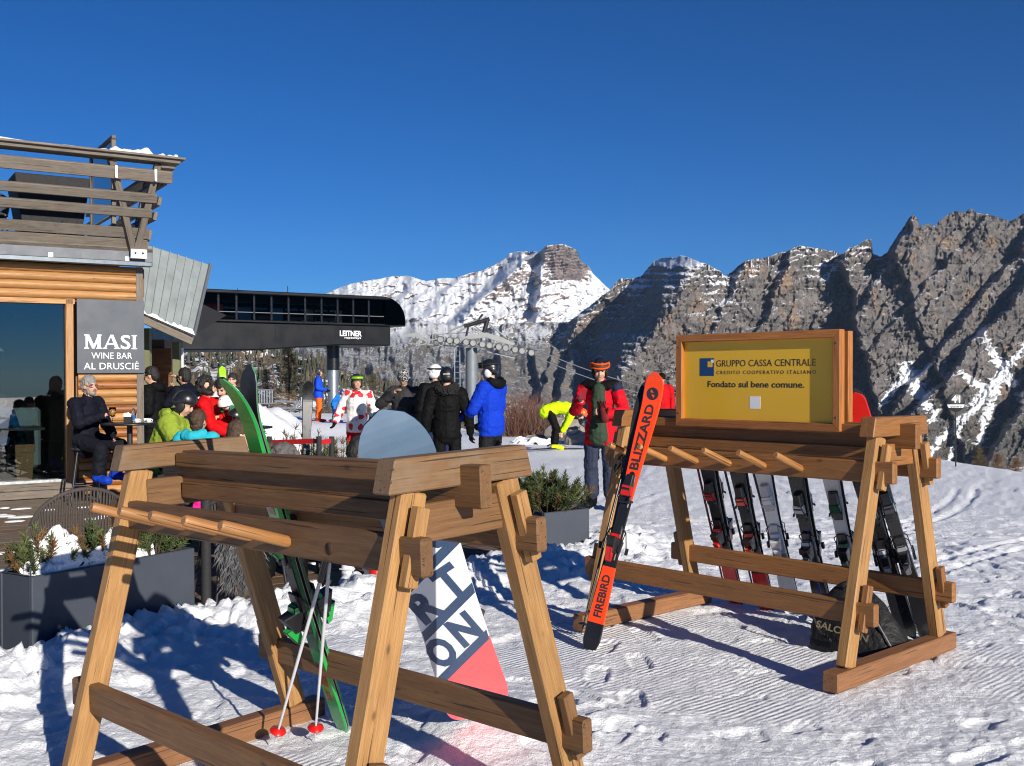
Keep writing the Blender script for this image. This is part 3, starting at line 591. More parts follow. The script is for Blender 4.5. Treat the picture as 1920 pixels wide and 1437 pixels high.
for z, h in ((3.52, .15), (3.67, .14), (3.93, .12), (4.13, .12), (4.42, .15)): beam('side_rail', (.03 + (z - 3.44) * .2, -out(z) + .12, z), (.03 + (z - 3.44) * .2, 5, z), .05, h, grey_w, bar, up=(.2, 0, .98))
beam('side_rail', (.3, -.3, 4.64), (.3, 5, 4.64), .2, .05, grey_w, bar)
for s in (-.5, .02): bb = MB(); bb.box(FP(s, 4.42, out(4.42) + .125), (.03, .02, .16)); bb.build('metal_strap', galv, bar)
bb = MB(); bb.box(FP(-.12, 3.37, .3), (.22, .05, .13)); bb.build('post_shoe', M_plain('white_steel', (.7, .7, .68), .4, .3), bar, bevel=.004)
for s in (-.17, -.07): bb = MB(); bb.lathe([(.0001, .012), (.016, .012), (.016, 0)], 8, frame(FP(s, 3.38, .325), (1, 0, 0), y=(0, 0, 1))); bb.build('bolt', steel, bar)
def snow_strip(name, p0, p1, w_, h_, parent, seed, n=60, gaps=.0, M=None):
    p0, p1 = Vector(p0), Vector(p1); d = (p1 - p0); sdv = Vector((-d.y, d.x, 0)).normalized(); P = []
    for i in range(n + 1):
        q = i / n; c = p0 + d * q; k = float(np.clip(.75 + .5 * fbm(np.array(q * 9.), np.array(seed * 1.), oct=3) - gaps, .03, 1.3)) * (min(q, 1 - q) * n / 2.5 if min(q, 1 - q) * n < 2.5 else 1)
        P.append([c + sdv * (w_ / 2 * y * (.8 + .3 * k)) + Vector((0, 0, h_ * k * max(0, 1 - y * y) ** .5 - .004)) for y in (-1, -.75, -.4, 0, .4, .75, 1)])
    b = MB(); b.grid(P); return b.build(name, M_snowp, parent, M, fixn=True)
snow_strip('snow_cap', FP(-3.2, 4.68, .66), FP(-.55, 4.68, .66), .26, .05, bar, 3, gaps=.2); snow_strip('snow_cap', FP(-.62, 4.685, .67), FP(.33, 4.685, .67), .26, .085, bar, 5)
snow_strip('snow_heap', FP(-1.2, 3.47, .02), FP(-.05, 3.47, .02), .2, .32, bar, 8)
# things upstairs
sv = thing('glass_windbreak', 'small timber framed glass windbreak rising above the roof terrace rail', 'windbreak', FM)
for a, c in (((-.3, .4, 3.5), (-.3, .4, 5.15)), ((-.3, 1.9, 3.5), (-.3, 1.9, 5.15)), ((-.3, .35, 5.12), (-.3, 1.95, 5.12))): beam('windbreak_post', a, c, .05, .06, grey_w, sv, up=(1, .1, .1))
b = MB(); b.box((-.3, 1.15, 4.55), (.01, 1.42, 1.05)); b.build('windbreak_pane', pane, sv)
pl = thing('terrace_planter', 'tapered black planter box behind the roof terrace railing', 'planter', FM)
b = MB(); b.add([(-1.45, .55, 3.47), (-.75, .55, 3.47), (-.75, 1.2, 3.47), (-1.45, 1.2, 3.47), (-1.6, .45, 4.5), (-.6, .45, 4.5), (-.6, 1.3, 4.5), (-1.6, 1.3, 4.5)], [(0, 1, 5, 4), (1, 2, 6, 5), (2, 3, 7, 6), (3, 0, 4, 7), (4, 5, 6, 7), (0, 3, 2, 1)]); b.build('planter_box', black_f, pl, bevel=.01)
def rope_chair(name, label, M, group, fur=None):
    """low chair with a woven back on thin metal legs"""
    c = thing(name, label, 'chair', M, group); rope = M_rope; b = MB(); N = 46
    for i in range(N + 1):
        a = math.pi * (1.06 + (-.12 - 1.06 + 0) * 0) if False else math.pi * (-.08 + 1.16 * i / N); x, y = .30 * math.cos(a), .27 * math.sin(a); k = .16 + .22 * math.sin(max(0, min(math.pi, a)))
        b.tube([(x * .92, y * .92, .44), (x * 1.02, y * 1.05, .44 + k)], .0078, 5)
    b.build('woven_back', rope, c)
    pts = [(.31 * math.cos(a) * 1.02, .28 * math.sin(a) * 1.05, .44 + .16 + .22 * math.sin(max(0, min(math.pi, a)))) for a in [math.pi * (-.08 + 1.16 * i / 24) for i in range(25)]]
    b = MB(); b.tube(pts, .016, 8); b.build('top_rail', rope, c)
    b = MB(); b.ell((0, .02, .43), (.29, .27, .045), 20); b.build('seat_cushion', M_cushion, c)
    for sx in (-1, 1):
        for sy in (-1, 1): b = MB(); b.tube([(sx * .22, sy * .2, .42), (sx * .27, sy * .25, 0)], [.013, .011], 8); b.build('leg', steel, c)
    return c
M_rope = M_plain('dark_rope', (.055, .045, .04), .8, 0, .25, 60, .6, 200); M_cushion = M_plain('dark_cushion', (.05, .048, .05), .9, 0, .15, 30, .3, 120)
rc = rope_chair('terrace_chair', 'lattice backed chair with snow on the roof terrace behind the rails', FM @ Matrix.Translation((-1.95, .6, 3.47)), None)
# MASI sign
ms = thing('wine_bar_sign', 'dark grey sign board with large white lettering on the log wall', 'sign', FM)
b = MB(); b.box(FP(-.452, 2.215, .085), (.90, .02, 1.03)); b.build('sign_board', anth, ms, bevel=.003)
wt = M_plain('white_letter', (.82, .82, .82), .5, var=.02)
def on_f(s, z): return frame(FP(s, z, .0965), (1, 0, 0), y=(0, 0, 1))
b = MB(); b.prism([(-.79, 2.045), (-.765, 2.045), (-.765, 2.24), (-.79, 2.24)], -.0972, -.0965); b.prism([(-.635, 2.045), (-.592, 2.045), (-.592, 2.24), (-.635, 2.24)], -.0972, -.0965); b.prism([(-.79, 2.24), (-.745, 2.24), (-.672, 2.075), (-.69, 2.045), (-.705, 2.045)], -.0978, -.0972); b.prism([(-.592, 2.24), (-.625, 2.24), (-.69, 2.075), (-.69, 2.045), (-.675, 2.045)], -.0978, -.0972); b.build('letter', wt, ms)
b = MB(); b.prism([(-.548, 2.045), (-.525, 2.045), (-.443, 2.24), (-.46, 2.24)], -.0972, -.0965); b.prism([(-.395, 2.045), (-.345, 2.045), (-.425, 2.24), (-.465, 2.24)], -.0978, -.0972); b.prism([(-.515, 2.10), (-.39, 2.10), (-.39, 2.122), (-.515, 2.122)], -.0984, -.0978); b.build('letter', wt, ms)
for ch, x, w_ in (('S', -.325, .135), ('I', -.175, .075)):
    if ch == 'I': b = MB(); b.box(FP(-.1395, 2.14, .0965), (.04, .0015, .2)); b.build('letter', wt, ms)
    else: text('letter', ch, .275, wt, ms, on_f(x, 2.045), .004, width=w_)
ser = []
for x, w_ in ((-.778, .065), (-.613, .075), (-.537, .06), (-.37, .08), (-.1395, .075)): ser.append((x, 2.049, w_))
for x, w_ in ((-.785, .045), (-.605, .05), (-.1395, .075)): ser.append((x, 2.232, w_))
for x, z, w_ in ser: b = MB(); b.box(FP(x, z, .0975), (w_, .0015, .014)); b.build('letter_serif', wt, ms)
text('lettering', 'WINE BAR', .125, wt, ms, on_f(-.715, 1.905), -.0005, width=.545); text('lettering', 'AL DRUSCIÉ', .135, wt, ms, on_f(-.815, 1.755), -.0005, width=.735)
# ------------------------------------------------------------------ terrace deck
deck = thing('terrace_deck', 'grey brown plank deck of the bar terrace with scraps of snow', 'deck', FM)
pm = {}
inv = FM.inverted()
polyl = [(inv @ Vector((x, y, 0))) for x, y in DECK]; polyl = [(p.x, p.y) for p in polyl]
ymin = min(p[1] for p in polyl); ymax = .0; y = ymin; pw = .142
while y < ymax:
    xs = []; n_ = len(polyl)
    for i in range(n_):
        (x0, y0), (x1, y1) = polyl[i], polyl[(i + 1) % n_]
        if (y0 > y) != (y1 > y): xs.append(x0 + (x1 - x0) * (y - y0) / (y1 - y0))
    xs.sort()
    for a, c in zip(xs[::2], xs[1::2]):
        a = max(a, -7)
        if c - a > .3: beam('plank', (a, y, -.012 + random.uniform(-.003, .003)), (c, y, -.012 + random.uniform(-.003, .003)), pw - .008, .03, brown_w if (int(y * 50) % 3) else grey_w, deck, bevel=.003)
    y += pw
b = MB()
for i in range(90):
    p = Vector((random.uniform(-6.5, -1.5), random.uniform(6.5, 13.5), .004)); q = inv @ p
    if in_poly(np.array([p.x]), np.array([p.y]), DECK)[0]:
        r = random.uniform(.02, .1); b.ell((q.x, q.y, q.z), (r * random.uniform(.8, 2.2), r, .012), 7)
tag(b.build('snow_scraps', M_snowp, deck), kind='stuff')
# ------------------------------------------------------------------ cabin with steep metal roof behind
cab = thing('cabin', 'timber cabin behind the bar with a steep grey standing seam roof', 'building')
seam = M_plain('weathered_zinc_roof', srgb(142, 150, 150), .6, .15, .2, 2.2)
tl, tr_, br, bl = at(270, 458, 19.3), at(393, 497, 20.5), at(362, 630, 18.8), at(255, 582, 18.2)
nrm = (tr_ - tl).cross(bl - tl).normalized()
if nrm.y > 0: nrm = -nrm
for i in range(8):
    q0, q1 = i / 8, (i + 1) / 8; a, c, d, e = tl.lerp(tr_, q0), tl.lerp(tr_, q1), bl.lerp(br, q1), bl.lerp(br, q0)
    b = MB(); b.add([a, c, d, e, a - nrm * .06, c - nrm * .06, d - nrm * .06, e - nrm * .06], [(0, 1, 2, 3), (7, 6, 5, 4), (0, 4, 5, 1), (1, 5, 6, 2), (2, 6, 7, 3), (3, 7, 4, 0)]); b.build('roof_panel', seam, cab)
    b = MB(); b.bar(a + nrm * .012, e + nrm * .012, .014, .03, nrm); b.build('roof_seam', seam, cab)
b = MB(); b.bar(tr_ + nrm * .005, br + nrm * .005, .05, .09, nrm); b.build('verge_trim', zinc, cab)
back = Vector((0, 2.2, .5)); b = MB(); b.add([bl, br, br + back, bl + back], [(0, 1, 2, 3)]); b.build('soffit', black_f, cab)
beam('eave_board', bl + Vector((0, -.05, -.1)), br + Vector((0, -.05, -.1)), .05, .13, grey_w, cab); snow_strip('eave_snow', bl + Vector((0, -.08, .0)), br + Vector((.05, -.08, 0)), .16, .09, cab, 12)
side_w = M_wood('brown_cladding', srgb(146, 100, 62), srgb(104, 68, 40), .7)
for i in range(13): z = .1 + i * .17; beam('cladding_board', Vector((-8.6, 20.6, z)), Vector((-6.7, 20.6, z)), .03, .166, side_w, cab)
b = MB(); b.box((-7.95, 21.2, 1.2), (2.2, 1.1, 2.4)); b.build('wall_core', M_plain('cabin_core', (.09, .06, .04), .8), cab)
olive = M_plain('olive_post', srgb(110, 112, 84), .6)
for u_, Yp, zt in ((276, 19.2, 2.55), (332, 19.4, 2.3)): p = at(u_, 700, Yp); beam('post', (p.x, Yp, 0), (p.x, Yp, zt), .13, .13, olive, cab, up=(0, 1, 0))
p = at(341, 700, 19.6); b = MB(); b.tube([(p.x, 19.6, 0), (p.x, 19.6, 2.2)], .035, 8); b.build('downpipe', M_plain('white_pipe', (.75, .75, .75), .4), cab)
# ------------------------------------------------------------------ chairlift top station
st_blk = M_plain('station_black', (.0055, .006, .008), .42, .0, .25, .6, spec=.3); st_dk = M_plain('station_dark', (.006, .006, .008), .3)
S0, S1 = at(340, 700, 51.0), at(752, 700, 58.0); S0.z = S1.z = 0
SX = (S1 - S0).normalized(); SM = frame(S0, SX); SLn = (S1 - S0).length; SI = SM.inverted()
def on_st(u, v):
    d = at(u, v, 1) - Vector((0, 0, CH)); n = Vector((SX.y, -SX.x, 0)); k = (S0 - Vector((0, 0, CH))).dot(n) / d.dot(n); return SI @ (Vector((0, 0, CH)) + d * k)
st = thing('chairlift_station', 'long black chairlift top station with dark windows on one column', 'lift station', SM)
zb, zm, zr = on_st(600, 647).z, on_st(600, 608).z, on_st(600, 554).z
xe = on_st(733, 640).x; DP = 5.0; xn = on_st(758, 612).x; xr = on_st(719, 558).x
b = MB(); b.prism([(0, zb - .35), (xe * .35, zb - .3), (xe * .72, zb), (xe, zb), (xe, zm), (0, zm)], 0, DP); b.build('lower_band', st_blk, st, bevel=.06)
b = MB(); b.prism([(0, zm + .0), (xn, zm - .02), (xn, zm + .1), (0, zm + .12)], -.12, DP + .1); b.build('ledge', st_blk, st, bevel=.03)
b = MB(); b.prism([(0, zr - .12), (xr + .3, zr - .12), (xr, zr + .06), (0, zr + .06)], -.35, DP + .3); b.build('roof', st_blk, st, bevel=.04)
gl = arch_glass(.0, .12, (.13, .145, .16, 1)); gl.name = 'station_glass'
n_w = 12
for i in range(n_w):
    x0, x1 = xr * i / n_w, xr * (i + 1) / n_w
    b = MB(); b.add([(x0 + .06, -.02, zm + .12), (x1 - .06, -.02, zm + .12), (x1 - .06, -.02, zr - .12), (x0 + .06, -.02, zr - .12)], [(0, 1, 2, 3)]); b.build('window_pane', gl, st); b = MB(); b.add([(x0 + .06, DP + .02, zm + .12), (x1 - .06, DP + .02, zm + .12), (x1 - .06, DP + .02, zr - .12), (x0 + .06, DP + .02, zr - .12)], [(0, 1, 2, 3)]); b.build('window_pane', gl, st)
    beam('mullion', (x0, 0, zm + .1), (x0, 0, zr - .1), .1, .1, st_dk, st, up=(0, 1, 0)); beam('mullion', (x0, DP, zm + .1), (x0, DP, zr - .1), .1, .1, st_dk, st, up=(0, 1, 0))
    if i % 2: b = MB(); b.box(((x0 + x1) / 2, DP * .5, (zm + zr) / 2 - .2), (x1 - x0, .5, .5)); b.build('machinery', M_plain('machine_grey', (.06, .06, .065), .5), st)
for q in (.2, .42, .64, .86): b = MB(); b.box((xe * q, -.006, (zb + zm) / 2 + .05), (.03, .02, (zm - zb) * .8)); b.build('panel_seam', st_dk, st)
b = MB(); b.box((xr / 2, -.03, zm + .5), (xr, .03, .04)); b.build('handrail', M_plain('rail_grey', (.1, .1, .11), .5), st)
b = MB(); b.box((xr / 2, DP * .55, zr - .45), (xr, .4, .22)); b.build('guide_beam', st_dk, st)
b = MB(); b.box((1.6, 1.2, (zm + zr) / 2 - .1), (1.7, .4, .9)); b.build('red_cabinet', M_plain('red_cabinet', (.28, .02, .015), .5), st)
P = []
for i in range(9):
    q = i / 8; a = q * math.pi / 2; P.append([(xr + (xn - xr) * math.sin(a), y, zm + .05 + (zr - zm - .02) * math.cos(a) ** .8) for y in (-.15, DP * .5, DP + .15)])
b = MB(); b.grid(P); b.build('curved_nose', st_blk, st)
for y in (-.15, DP + .15):
    b = MB(); pp = [(r[0][0], r[0][2]) for r in P]; b.add([(x, y, z) for x, z in pp] + [(xr, y, zm + .05)], [tuple(range(len(pp) + 1))]); b.build('nose_window', gl if y < 0 else st_dk, st)
pc = on_st(658, 700).x; b = MB(); b.tube([(pc, 2.2, zb - 1.3), (pc, 2.2, zb + .1)], .36, 18); b.build('column_sleeve', st_dk, st); b = MB(); b.tube([(pc, 2.2, -3), (pc, 2.2, zb - 1.25)], .30, 18); b.build('column', galv, st)
pL = on_st(637, 630); pR = on_st(678, 630); text('lettering', 'LEITNER', .40, white_ink, st, frame((pL.x, -.012, pL.z), (1, 0, 0), y=(0, 0, 1)), .012, width=pR.x - pL.x); text('lettering', 'ropeways', .15, white_ink, st, frame((pL.x + .28, -.012, pL.z - .14), (1, 0, 0), y=(0, 0, 1)), .002, width=(pR.x - pL.x) * .75)
for u_ in (472, 568): p = on_st(u_, 545); b = MB(); b.tube([(p.x, 2, zr), (p.x, 2, zr + (.6 if u_ > 500 else .35))], .025, 6); b.build('antenna', steel, st)
# ------------------------------------------------------------------ sheave tower
TY = 56.; tb = at(884, 800, TY); tw = thing('lift_tower', 'grey lift tower with a line of twelve cable sheaves', 'lift tower', (tb.x, TY, 0))
def TP(u, v, dy=0.): p = at(u, v, TY); return Vector((p.x - tb.x, dy, p.z))
galv2 = M_plain('pale_steel', (.30, .31, .30), .5, .3, .1, 3)
zt = TP(884, 652).z; b = MB(); b.tube([(0, .6, -6), (0, .6, zt)], [.36, .31], 20); b.build('column', M_plain('tower_grey', (.17, .19, .21), .55, .2, .15, 1), tw)
b = MB(); b.tube([(-.62, .4, -4), (-.62, .4, zt)], .03, 6); b.tube([(-.9, .4, -4), (-.9, .4, zt)], .03, 6)
for i in range(26): z = -3.5 + i * .3; b.tube([(-.62, .4, z), (-.9, .4, z)], .018, 5) if z < zt else None
b.build('ladder', galv, tw)
A, B_ = (820, 637), (1003, 663)
for i in range(6):
    for k in (-.35, .35):
        q = (i + .5 + k * .82) / 6; u_, v_ = A[0] + (B_[0] - A[0]) * q, A[1] + (B_[1] - A[1]) * (q ** 1.35)
        c = TP(u_, v_, -.2); b = MB(); M = frame(c, (1, 0, 0), y=(0, 0, 1))
        b.lathe([(.0001, .03), (.13, .03), (.135, .05), (.155, .05), (.16, .02)], 20, M, 0, False); b.lathe([(.16, .02), (.165, .05), (.185, .05), (.19, .0), (.185, -.05), (.0001, -.05)], 20, M, 1, False); b.build('sheave', [galv2, steel], tw)
    q = (i + .5) / 6; q0, q1 = (i + .15) / 6, (i + .85) / 6
    beam('sheave_link', TP(A[0] + (B_[0] - A[0]) * q0, A[1] + (B_[1] - A[1]) * q0 ** 1.35, .0), TP(A[0] + (B_[0] - A[0]) * q1, A[1] + (B_[1] - A[1]) * q1 ** 1.35, 0), .1, .16, galv2, tw)
b = MB(); M = Matrix(); b.prism([tuple(TP(u_, v_))[::2] for u_, v_ in ((858, 636), (880, 629), (912, 624), (940, 632), (966, 645), (962, 648), (930, 640), (912, 633), (885, 636))], -.1, .15); b.build('main_beam', galv2, tw)
b = MB(); b.prism([tuple(TP(u_, v_))[::2] for u_, v_ in ((757, 628), (783, 624), (805, 643), (798, 641), (783, 632), (757, 632))], -.1, .1); b.build('guide_fin', galv2, tw)
for (a, c, r) in (((870, 612), (902, 603), .11), ((902, 603), (918, 598), .11), ((914, 600), (907, 624), .12), ((840, 622), (903, 596), .05), ((856, 624), (912, 594), .04), ((916, 607), (950, 634), .04), ((885, 608), (905, 622), .04), ((878, 612), (872, 640), .06), ((893, 606), (905, 589), .06)):
    b = MB(); b.tube([TP(*a, .1), TP(*c, .1)], r, 8); b.build('brace', galv2 if r < .06 else steel, tw)
for (a, c) in (((775, 645), (872, 650)), ((805, 636), (885, 646)), ((898, 656), (965, 672))): b = MB(); b.bar(TP(*a, .5), TP(*c, .5), .7, .05); b.build('catwalk', galv2, tw)
for pts in ([(800, 628), (800, 640)], [(815, 627), (815, 640)], [(800, 628), (880, 623)], [(955, 638), (990, 642)], [(972, 638), (968, 652)], [(990, 640), (985, 656)], [(860, 624), (860, 634)], [(840, 625), (840, 636)]): b = MB(); b.tube([TP(*p, .4) for p in pts], .02, 5); b.build('handrail', galv2, tw)
for (a, Ya, c, Yc, lab) in (((1004, 655), 56, (1300, 742), 62, 'upper'), ((1004, 669), 56, (1300, 757), 62, 'lower')):
    p0, p1 = at(*a, Ya), at(*c, Yc); d = p1 - p0; b = MB(); b.tube([p0 + d * q + Vector((0, 0, -.35 * 4 * q * (1 - q) if q < 1 else 0)) for q in [i / 12 for i in range(13)]] + [p1 + d * .6 + Vector((0, 0, .4))], .026, 5)
    tag(b.build('haul_cable', M_plain('cable_' + lab, (.3, .31, .33), .4, .6)), lab + ' steel haul cable running from the sheaves down to the right', 'cable')
# piste marker 41
py = 18.3; pg = at(1792, 880, py); mk = thing('piste_marker', 'round black piste marker reading 41 on a thin pole at the snow edge', 'sign', (pg.x, py, -.15))
zc = at(1793, 755, py).z + .15
b = MB(); b.tube([(0, 0, 0), (0, 0, zc)], .013, 8); b.build('pole', blackp, mk)
b = MB(); b.lathe([(.0001, .008), (.158, .008), (.162, .004), (.162, -.004), (.0001, -.008)], 40, frame((0, -.015, zc), (1, 0, 0), y=(0, 0, 1))); b.build('disc', blackp, mk)
pts = [(.156 * math.cos(a), .156 * math.sin(a)) for a in [math.pi + R_(13) + i * (math.pi - R_(26)) / 20 for i in range(21)]]
b = MB(); b.add([(x, -.0255, zc + z) for x, z in pts if z > -.105], [tuple(range(len([1 for x, z in pts if z > -.105])))]); b.build('white_band', M_plain('band_white', (.62, .64, .66), .5), mk)
text('lettering', '41', .175, white_ink, mk, frame((-.075, -.0245, zc + .0), (1, 0, 0), y=(0, 0, 1)), .002, width=.15); text('lettering', 'quattro', .05, ink, mk, frame((-.1, -.0265, zc - .085), (1, 0, 0), y=(0, 0, 1)), .001, width=.2)
# ------------------------------------------------------------------ skis, poles, snowboards
def gloss(name, col, rough=.3, var=.06): return M_plain(name, col, rough, 0, var, 5, coat=.25)
G = {k: gloss('ski_' + k, c) for k, c in dict(orange=srgb(232, 66, 22), black=(.012, .012, .014), green=srgb(24, 150, 62), red=srgb(196, 26, 20), white=(.7, .71, .72), blue=srgb(20, 44, 170), grey=(.22, .225, .235), silver=(.5, .5, .52), lime=srgb(150, 220, 30), coral=srgb(240, 92, 96), navy=srgb(58, 76, 104), ice=srgb(88, 110, 132), dgreen=srgb(12, 84, 40), darkred=srgb(120, 20, 16)).items()}
edge_m = M_plain('steel_edge', (.5, .5, .52), .35, .9); base_m = M_plain('ski_base', (.015, .015, .017), .5)
def ski_width(q, tail, waist, tip):
    if q < .03: return tail * (.72 + .28 * q / .03)
    if q > .955: t = (q - .955) / .045; return tip * max(.22, (1 - min(t, 1) ** 2.2) ** .5)
    if q < .45: t = (q - .03) / .42; return tail + (waist - tail) * (t * t * (3 - 2 * t))
    t = min((q - .45) / .48, 1); return waist + (tip - waist) * (t * t * (3 - 2 * t))
def ski_mesh(L, zones, dims=(.112, .074, .124), base='black', camber=.012, rocker=.055, twin=0.):
    """ski along +X from the tail, top sheet +Z; zones = [(q_end, material key)...]"""
    b = MB(); n = 66; P = []; keys = []
    for z in zones:
        if z[1] not in keys: keys.append(z[1])
    mats = [G[k] for k in keys] + [base_m if base == 'black' else G[base], edge_m]
    for i in range(n + 1):
        q = i / n; w_ = ski_width(q, *dims) / 2
        z = camber * math.sin(math.pi * min(max((q - .06) / .82, 0), 1)); 
        if q > .86: t = (q - .86) / .14; z += rocker * t * t * (L / 1.7)
        if q < .05: z += twin * (1 - q / .05) ** 2
        th = .007 + .012 * math.sin(math.pi * q) ** .7
        P.append([Vector((q * L, -w_, z)), Vector((q * L, w_, z)), Vector((q * L, w_, z + .003)), Vector((q * L, w_ * .9, z + th)), Vector((q * L, -w_ * .9, z + th)), Vector((q * L, -w_, z + .003))])
    vs = [p for r in P for p in r]; nb = len(keys)
    for i in range(n):
        q = (i + .5) / n; zk = next((z[1] for z in zones if q <= z[0]), zones[-1][1])
        for k in range(6):
            f = (i * 6 + k, i * 6 + (k + 1) % 6, (i + 1) * 6 + (k + 1) % 6, (i + 1) * 6 + k)
            b.f.append(f); b.m.append(nb if k == 0 else (nb + 1 if k in (1, 5) else keys.index(zk))); b.smooth.append(False)
    b.v = [tuple(v) for v in vs]
    b.f += [(0, 1, 2, 3, 4, 5), tuple(n * 6 + k for k in (5, 4, 3, 2, 1, 0))]; b.m += [nb, nb]; b.smooth += [False, False]
    return b.mesh('ski', mats)
def ski_top(x, L, camber, rocker):
    q = x / L; z = camber * math.sin(math.pi * min(max((q - .06) / .82, 0), 1))
    if q > .86: t = (q - .86) / .14; z += rocker * t * t * (L / 1.7)
    return z + .007 + .012 * math.sin(math.pi * min(max(q, 0), 1)) ** .7
def drape(o, L, camber, rocker, lift=.0008):
    M = o.matrix_basis.copy(); o.data.transform(M); o.matrix_basis = Matrix()
    zz = [v.co.z for v in o.data.vertices]; z0 = min(zz)
    for v in o.data.vertices: v.co.z = ski_top(v.co.x, L, camber, rocker) + lift + min(v.co.z - z0, .0008)
    o.data.update()
def wedge(b, x0, x1, w0, w1, h0, h1, z=0, m=0):
    b.add([(x0, -w0, z), (x0, w0, z), (x1, w1, z), (x1, -w1, z), (x0, -w0 * .8, z + h0), (x0, w0 * .8, z + h0), (x1, w1 * .8, z + h1), (x1, -w1 * .8, z + h1)], [(0, 1, 2, 3), (7, 6, 5, 4), (0, 4, 5, 1), (1, 5, 6, 2), (2, 6, 7, 3), (3, 7, 4, 0)], m)
def bindings(par, L, c1, c2, zt=.03, brakes=True, toe=.56, heel=.40):
    for nm, x0 in (('toe_piece', toe * L), ('heel_piece', heel * L)):
        b = MB(); wedge(b, -.1, .1, .033, .033, .02, .02)
        if nm == 'toe_piece':
            wedge(b, .0, .1, .034, .026, .052, .03, .02); wedge(b, -.035, .03, .041, .034, .022, .045, .03, 1); b.box((-.05, 0, .03), (.05, .07, .012)); b.tube([(-.03, -.034, .05), (-.05, -.038, .062)], .008, 6, 1); b.tube([(-.03, .034, .05), (-.05, .038, .062)], .008, 6, 1)
        else:
            wedge(b, -.06, .035, .03, .034, .055, .092, .02); wedge(b, -.115, -.03, .018, .022, .03, .07, .045, 1); wedge(b, .03, .06, .036, .03, .03, .02, .03, 1); b.box((.07, 0, .026), (.09, .055, .012))
        b.build(nm, [G[c1], G[c2]], par, Matrix.Translation((x0, 0, zt - .012)), .004)
    b = MB(); b.box(((toe + heel) / 2 * L, 0, zt - .008), ((toe - heel) * L + .2, .058, .012)); b.build('binding_plate', blackp, par)
    if brakes:
        for sy in (-1, 1):
            b = MB(); x = heel * L + .08; b.tube([(x + .02, sy * .03, zt + .004), (x, sy * .052, zt), (x - .05, sy * .056, zt - .035), (x - .10, sy * .058, zt - .075)], .0035, 6); b.box((x - .105, sy * .06, zt - .08), (.04, .016, .018)); b.build('brake_arm', blackp, par)
def ski_pair(label, tail, up, normal, L, zones, dims=(.112, .074, .124), bind=('black', 'black'), camber=.012, rocker=.055, base='black', twin=0, group='skis leaning on the racks', both=True, marks=None, splay=0., zones2=None):
    """pair stood base to base; normal = way the front top sheet looks"""
    M = frame(tail, up, normal); r = thing('ski_pair', label, 'skis', M, group)
    for k in range(2 if both else 1):
        me = ski_mesh(L, zones2 if (k and zones2) else zones, dims, base, camber, rocker, twin)
        Mk = Matrix.Translation((0, 0, .002)) if k == 0 else Matrix.Rotation(R_(180), 4, 'X') @ Matrix.Rotation(splay, 4, 'Z') @ Matrix.Translation((0, 0, .002))
        s = link('ski', me, r, Mk); bindings(s, L, *bind, heel=.37)
        if marks and (k == 0 or marks[0] == 'both'): marks[1](s)
    return r
def pole(label, tip, top, col='black', grip='black', basket='black', r=.008, group='ski poles'):
    tip, top = Vector(tip), Vector(top); L = (top - tip).length; M = frame(tip, top - tip); p = thing('ski_pole', label, 'ski pole', M, group)
    b = MB(); b.tube([(.0, 0, 0), (.03, 0, 0), (.05, 0, 0), (L * .6, 0, 0), (L - .12, 0, 0)], [.002, .004, r * .7, r, r], 10); b.build('shaft', G[col], p)
    b = MB(); b.tube([(L - .13, 0, 0), (L - .11, 0, 0), (L - .03, 0, 0), (L - .01, 0, 0), (L, 0, 0)], [.012, .014, .0165, .02, .012], 10); b.build('grip', G[grip], p)
    b = MB(); Mx = Matrix.Translation((.065, 0, 0)) @ Matrix.Rotation(R_(90), 4, 'Y'); b.lathe([(.009, .016), (.014, .012), (.034, .004), (.036, 0), (.034, -.003), (.009, .002)], 18, Mx); b.build('basket', G[basket], p)
    b = MB(); b.tube([(L - .02, .01, 0), (L - .05, .04, .01), (L - .13, .055, .02), (L - .17, .04, .02), (L - .1, .022, .01), (L - .03, .012, 0)], .004, 5, sx=2); b.build('strap', black_f, p)
    return p
RWm = rack_M
def on_rack(P, s, t, z): return RWm(P) @ Vector((s, t, z))
ax = lambda P, i: Vector(RWm(P).col[i][:3])
# red Blizzard pair leaning on the front of the far rack
tl_ = on_rack(RP, -.548, -.905, -.01); tp_ = on_rack(RP, -.50, -.335, 1.60); up_ = (tp_ - tl_).normalized(); nz = Vector((-.42, -1, .25)).normalized()
def blizz(s):
    dr = lambda o: drape(o, 1.70, .012, .075)
    dr(text('lettering', 'BLIZZARD', .075, ink, s, frame((1.09, -.026, 0), (1, 0, 0), y=(0, 1, 0)), .0022, width=.42))
    dr(text('lettering', 'FIREBIRD', .066, ink, s, frame((.19, -.024, 0), (1, 0, 0), y=(0, 1, 0)), .0018, width=.25))
    P = [[(1.575 + r * math.cos(a), r * math.sin(a), 0) for a in [6.2832 * i / 24 for i in range(25)]] for r in (.0005, .02, .038)]
    b = MB(); b.grid(P); dr(b.build('round_logo', ink, s))
    b = MB(); b.add([(1.55, -.012, .0), (1.572, .008, .0), (1.568, -.014, .0), (1.60, .012, .0), (1.58, -.008, .0), (1.583, .014, .0)], [(0, 1, 2), (3, 4, 5)]); drape(b.build('logo_flash', G['orange'], s), 1.70, .012, .075, .0016)
    for x in (1.0, 1.05): b = MB(); P = [[(x + r * math.cos(a), .7 * r * math.sin(a), 0) for a in [6.2832 * i / 14 for i in range(15)]] for r in (.0005, .028)]; b.grid(P); dr(b.build('dot_print', G['black'], s))
ski_pair('red orange skis with black lettering leaning on the front of the far rack', tl_, up_, nz, 1.70, [(.085, 'black'), (.29, 'orange'), (.53, 'black'), (1, 'orange')], (.108, .070, .122), ('black', 'red'), .012, .075, marks=('one', blizz), splay=-.03)
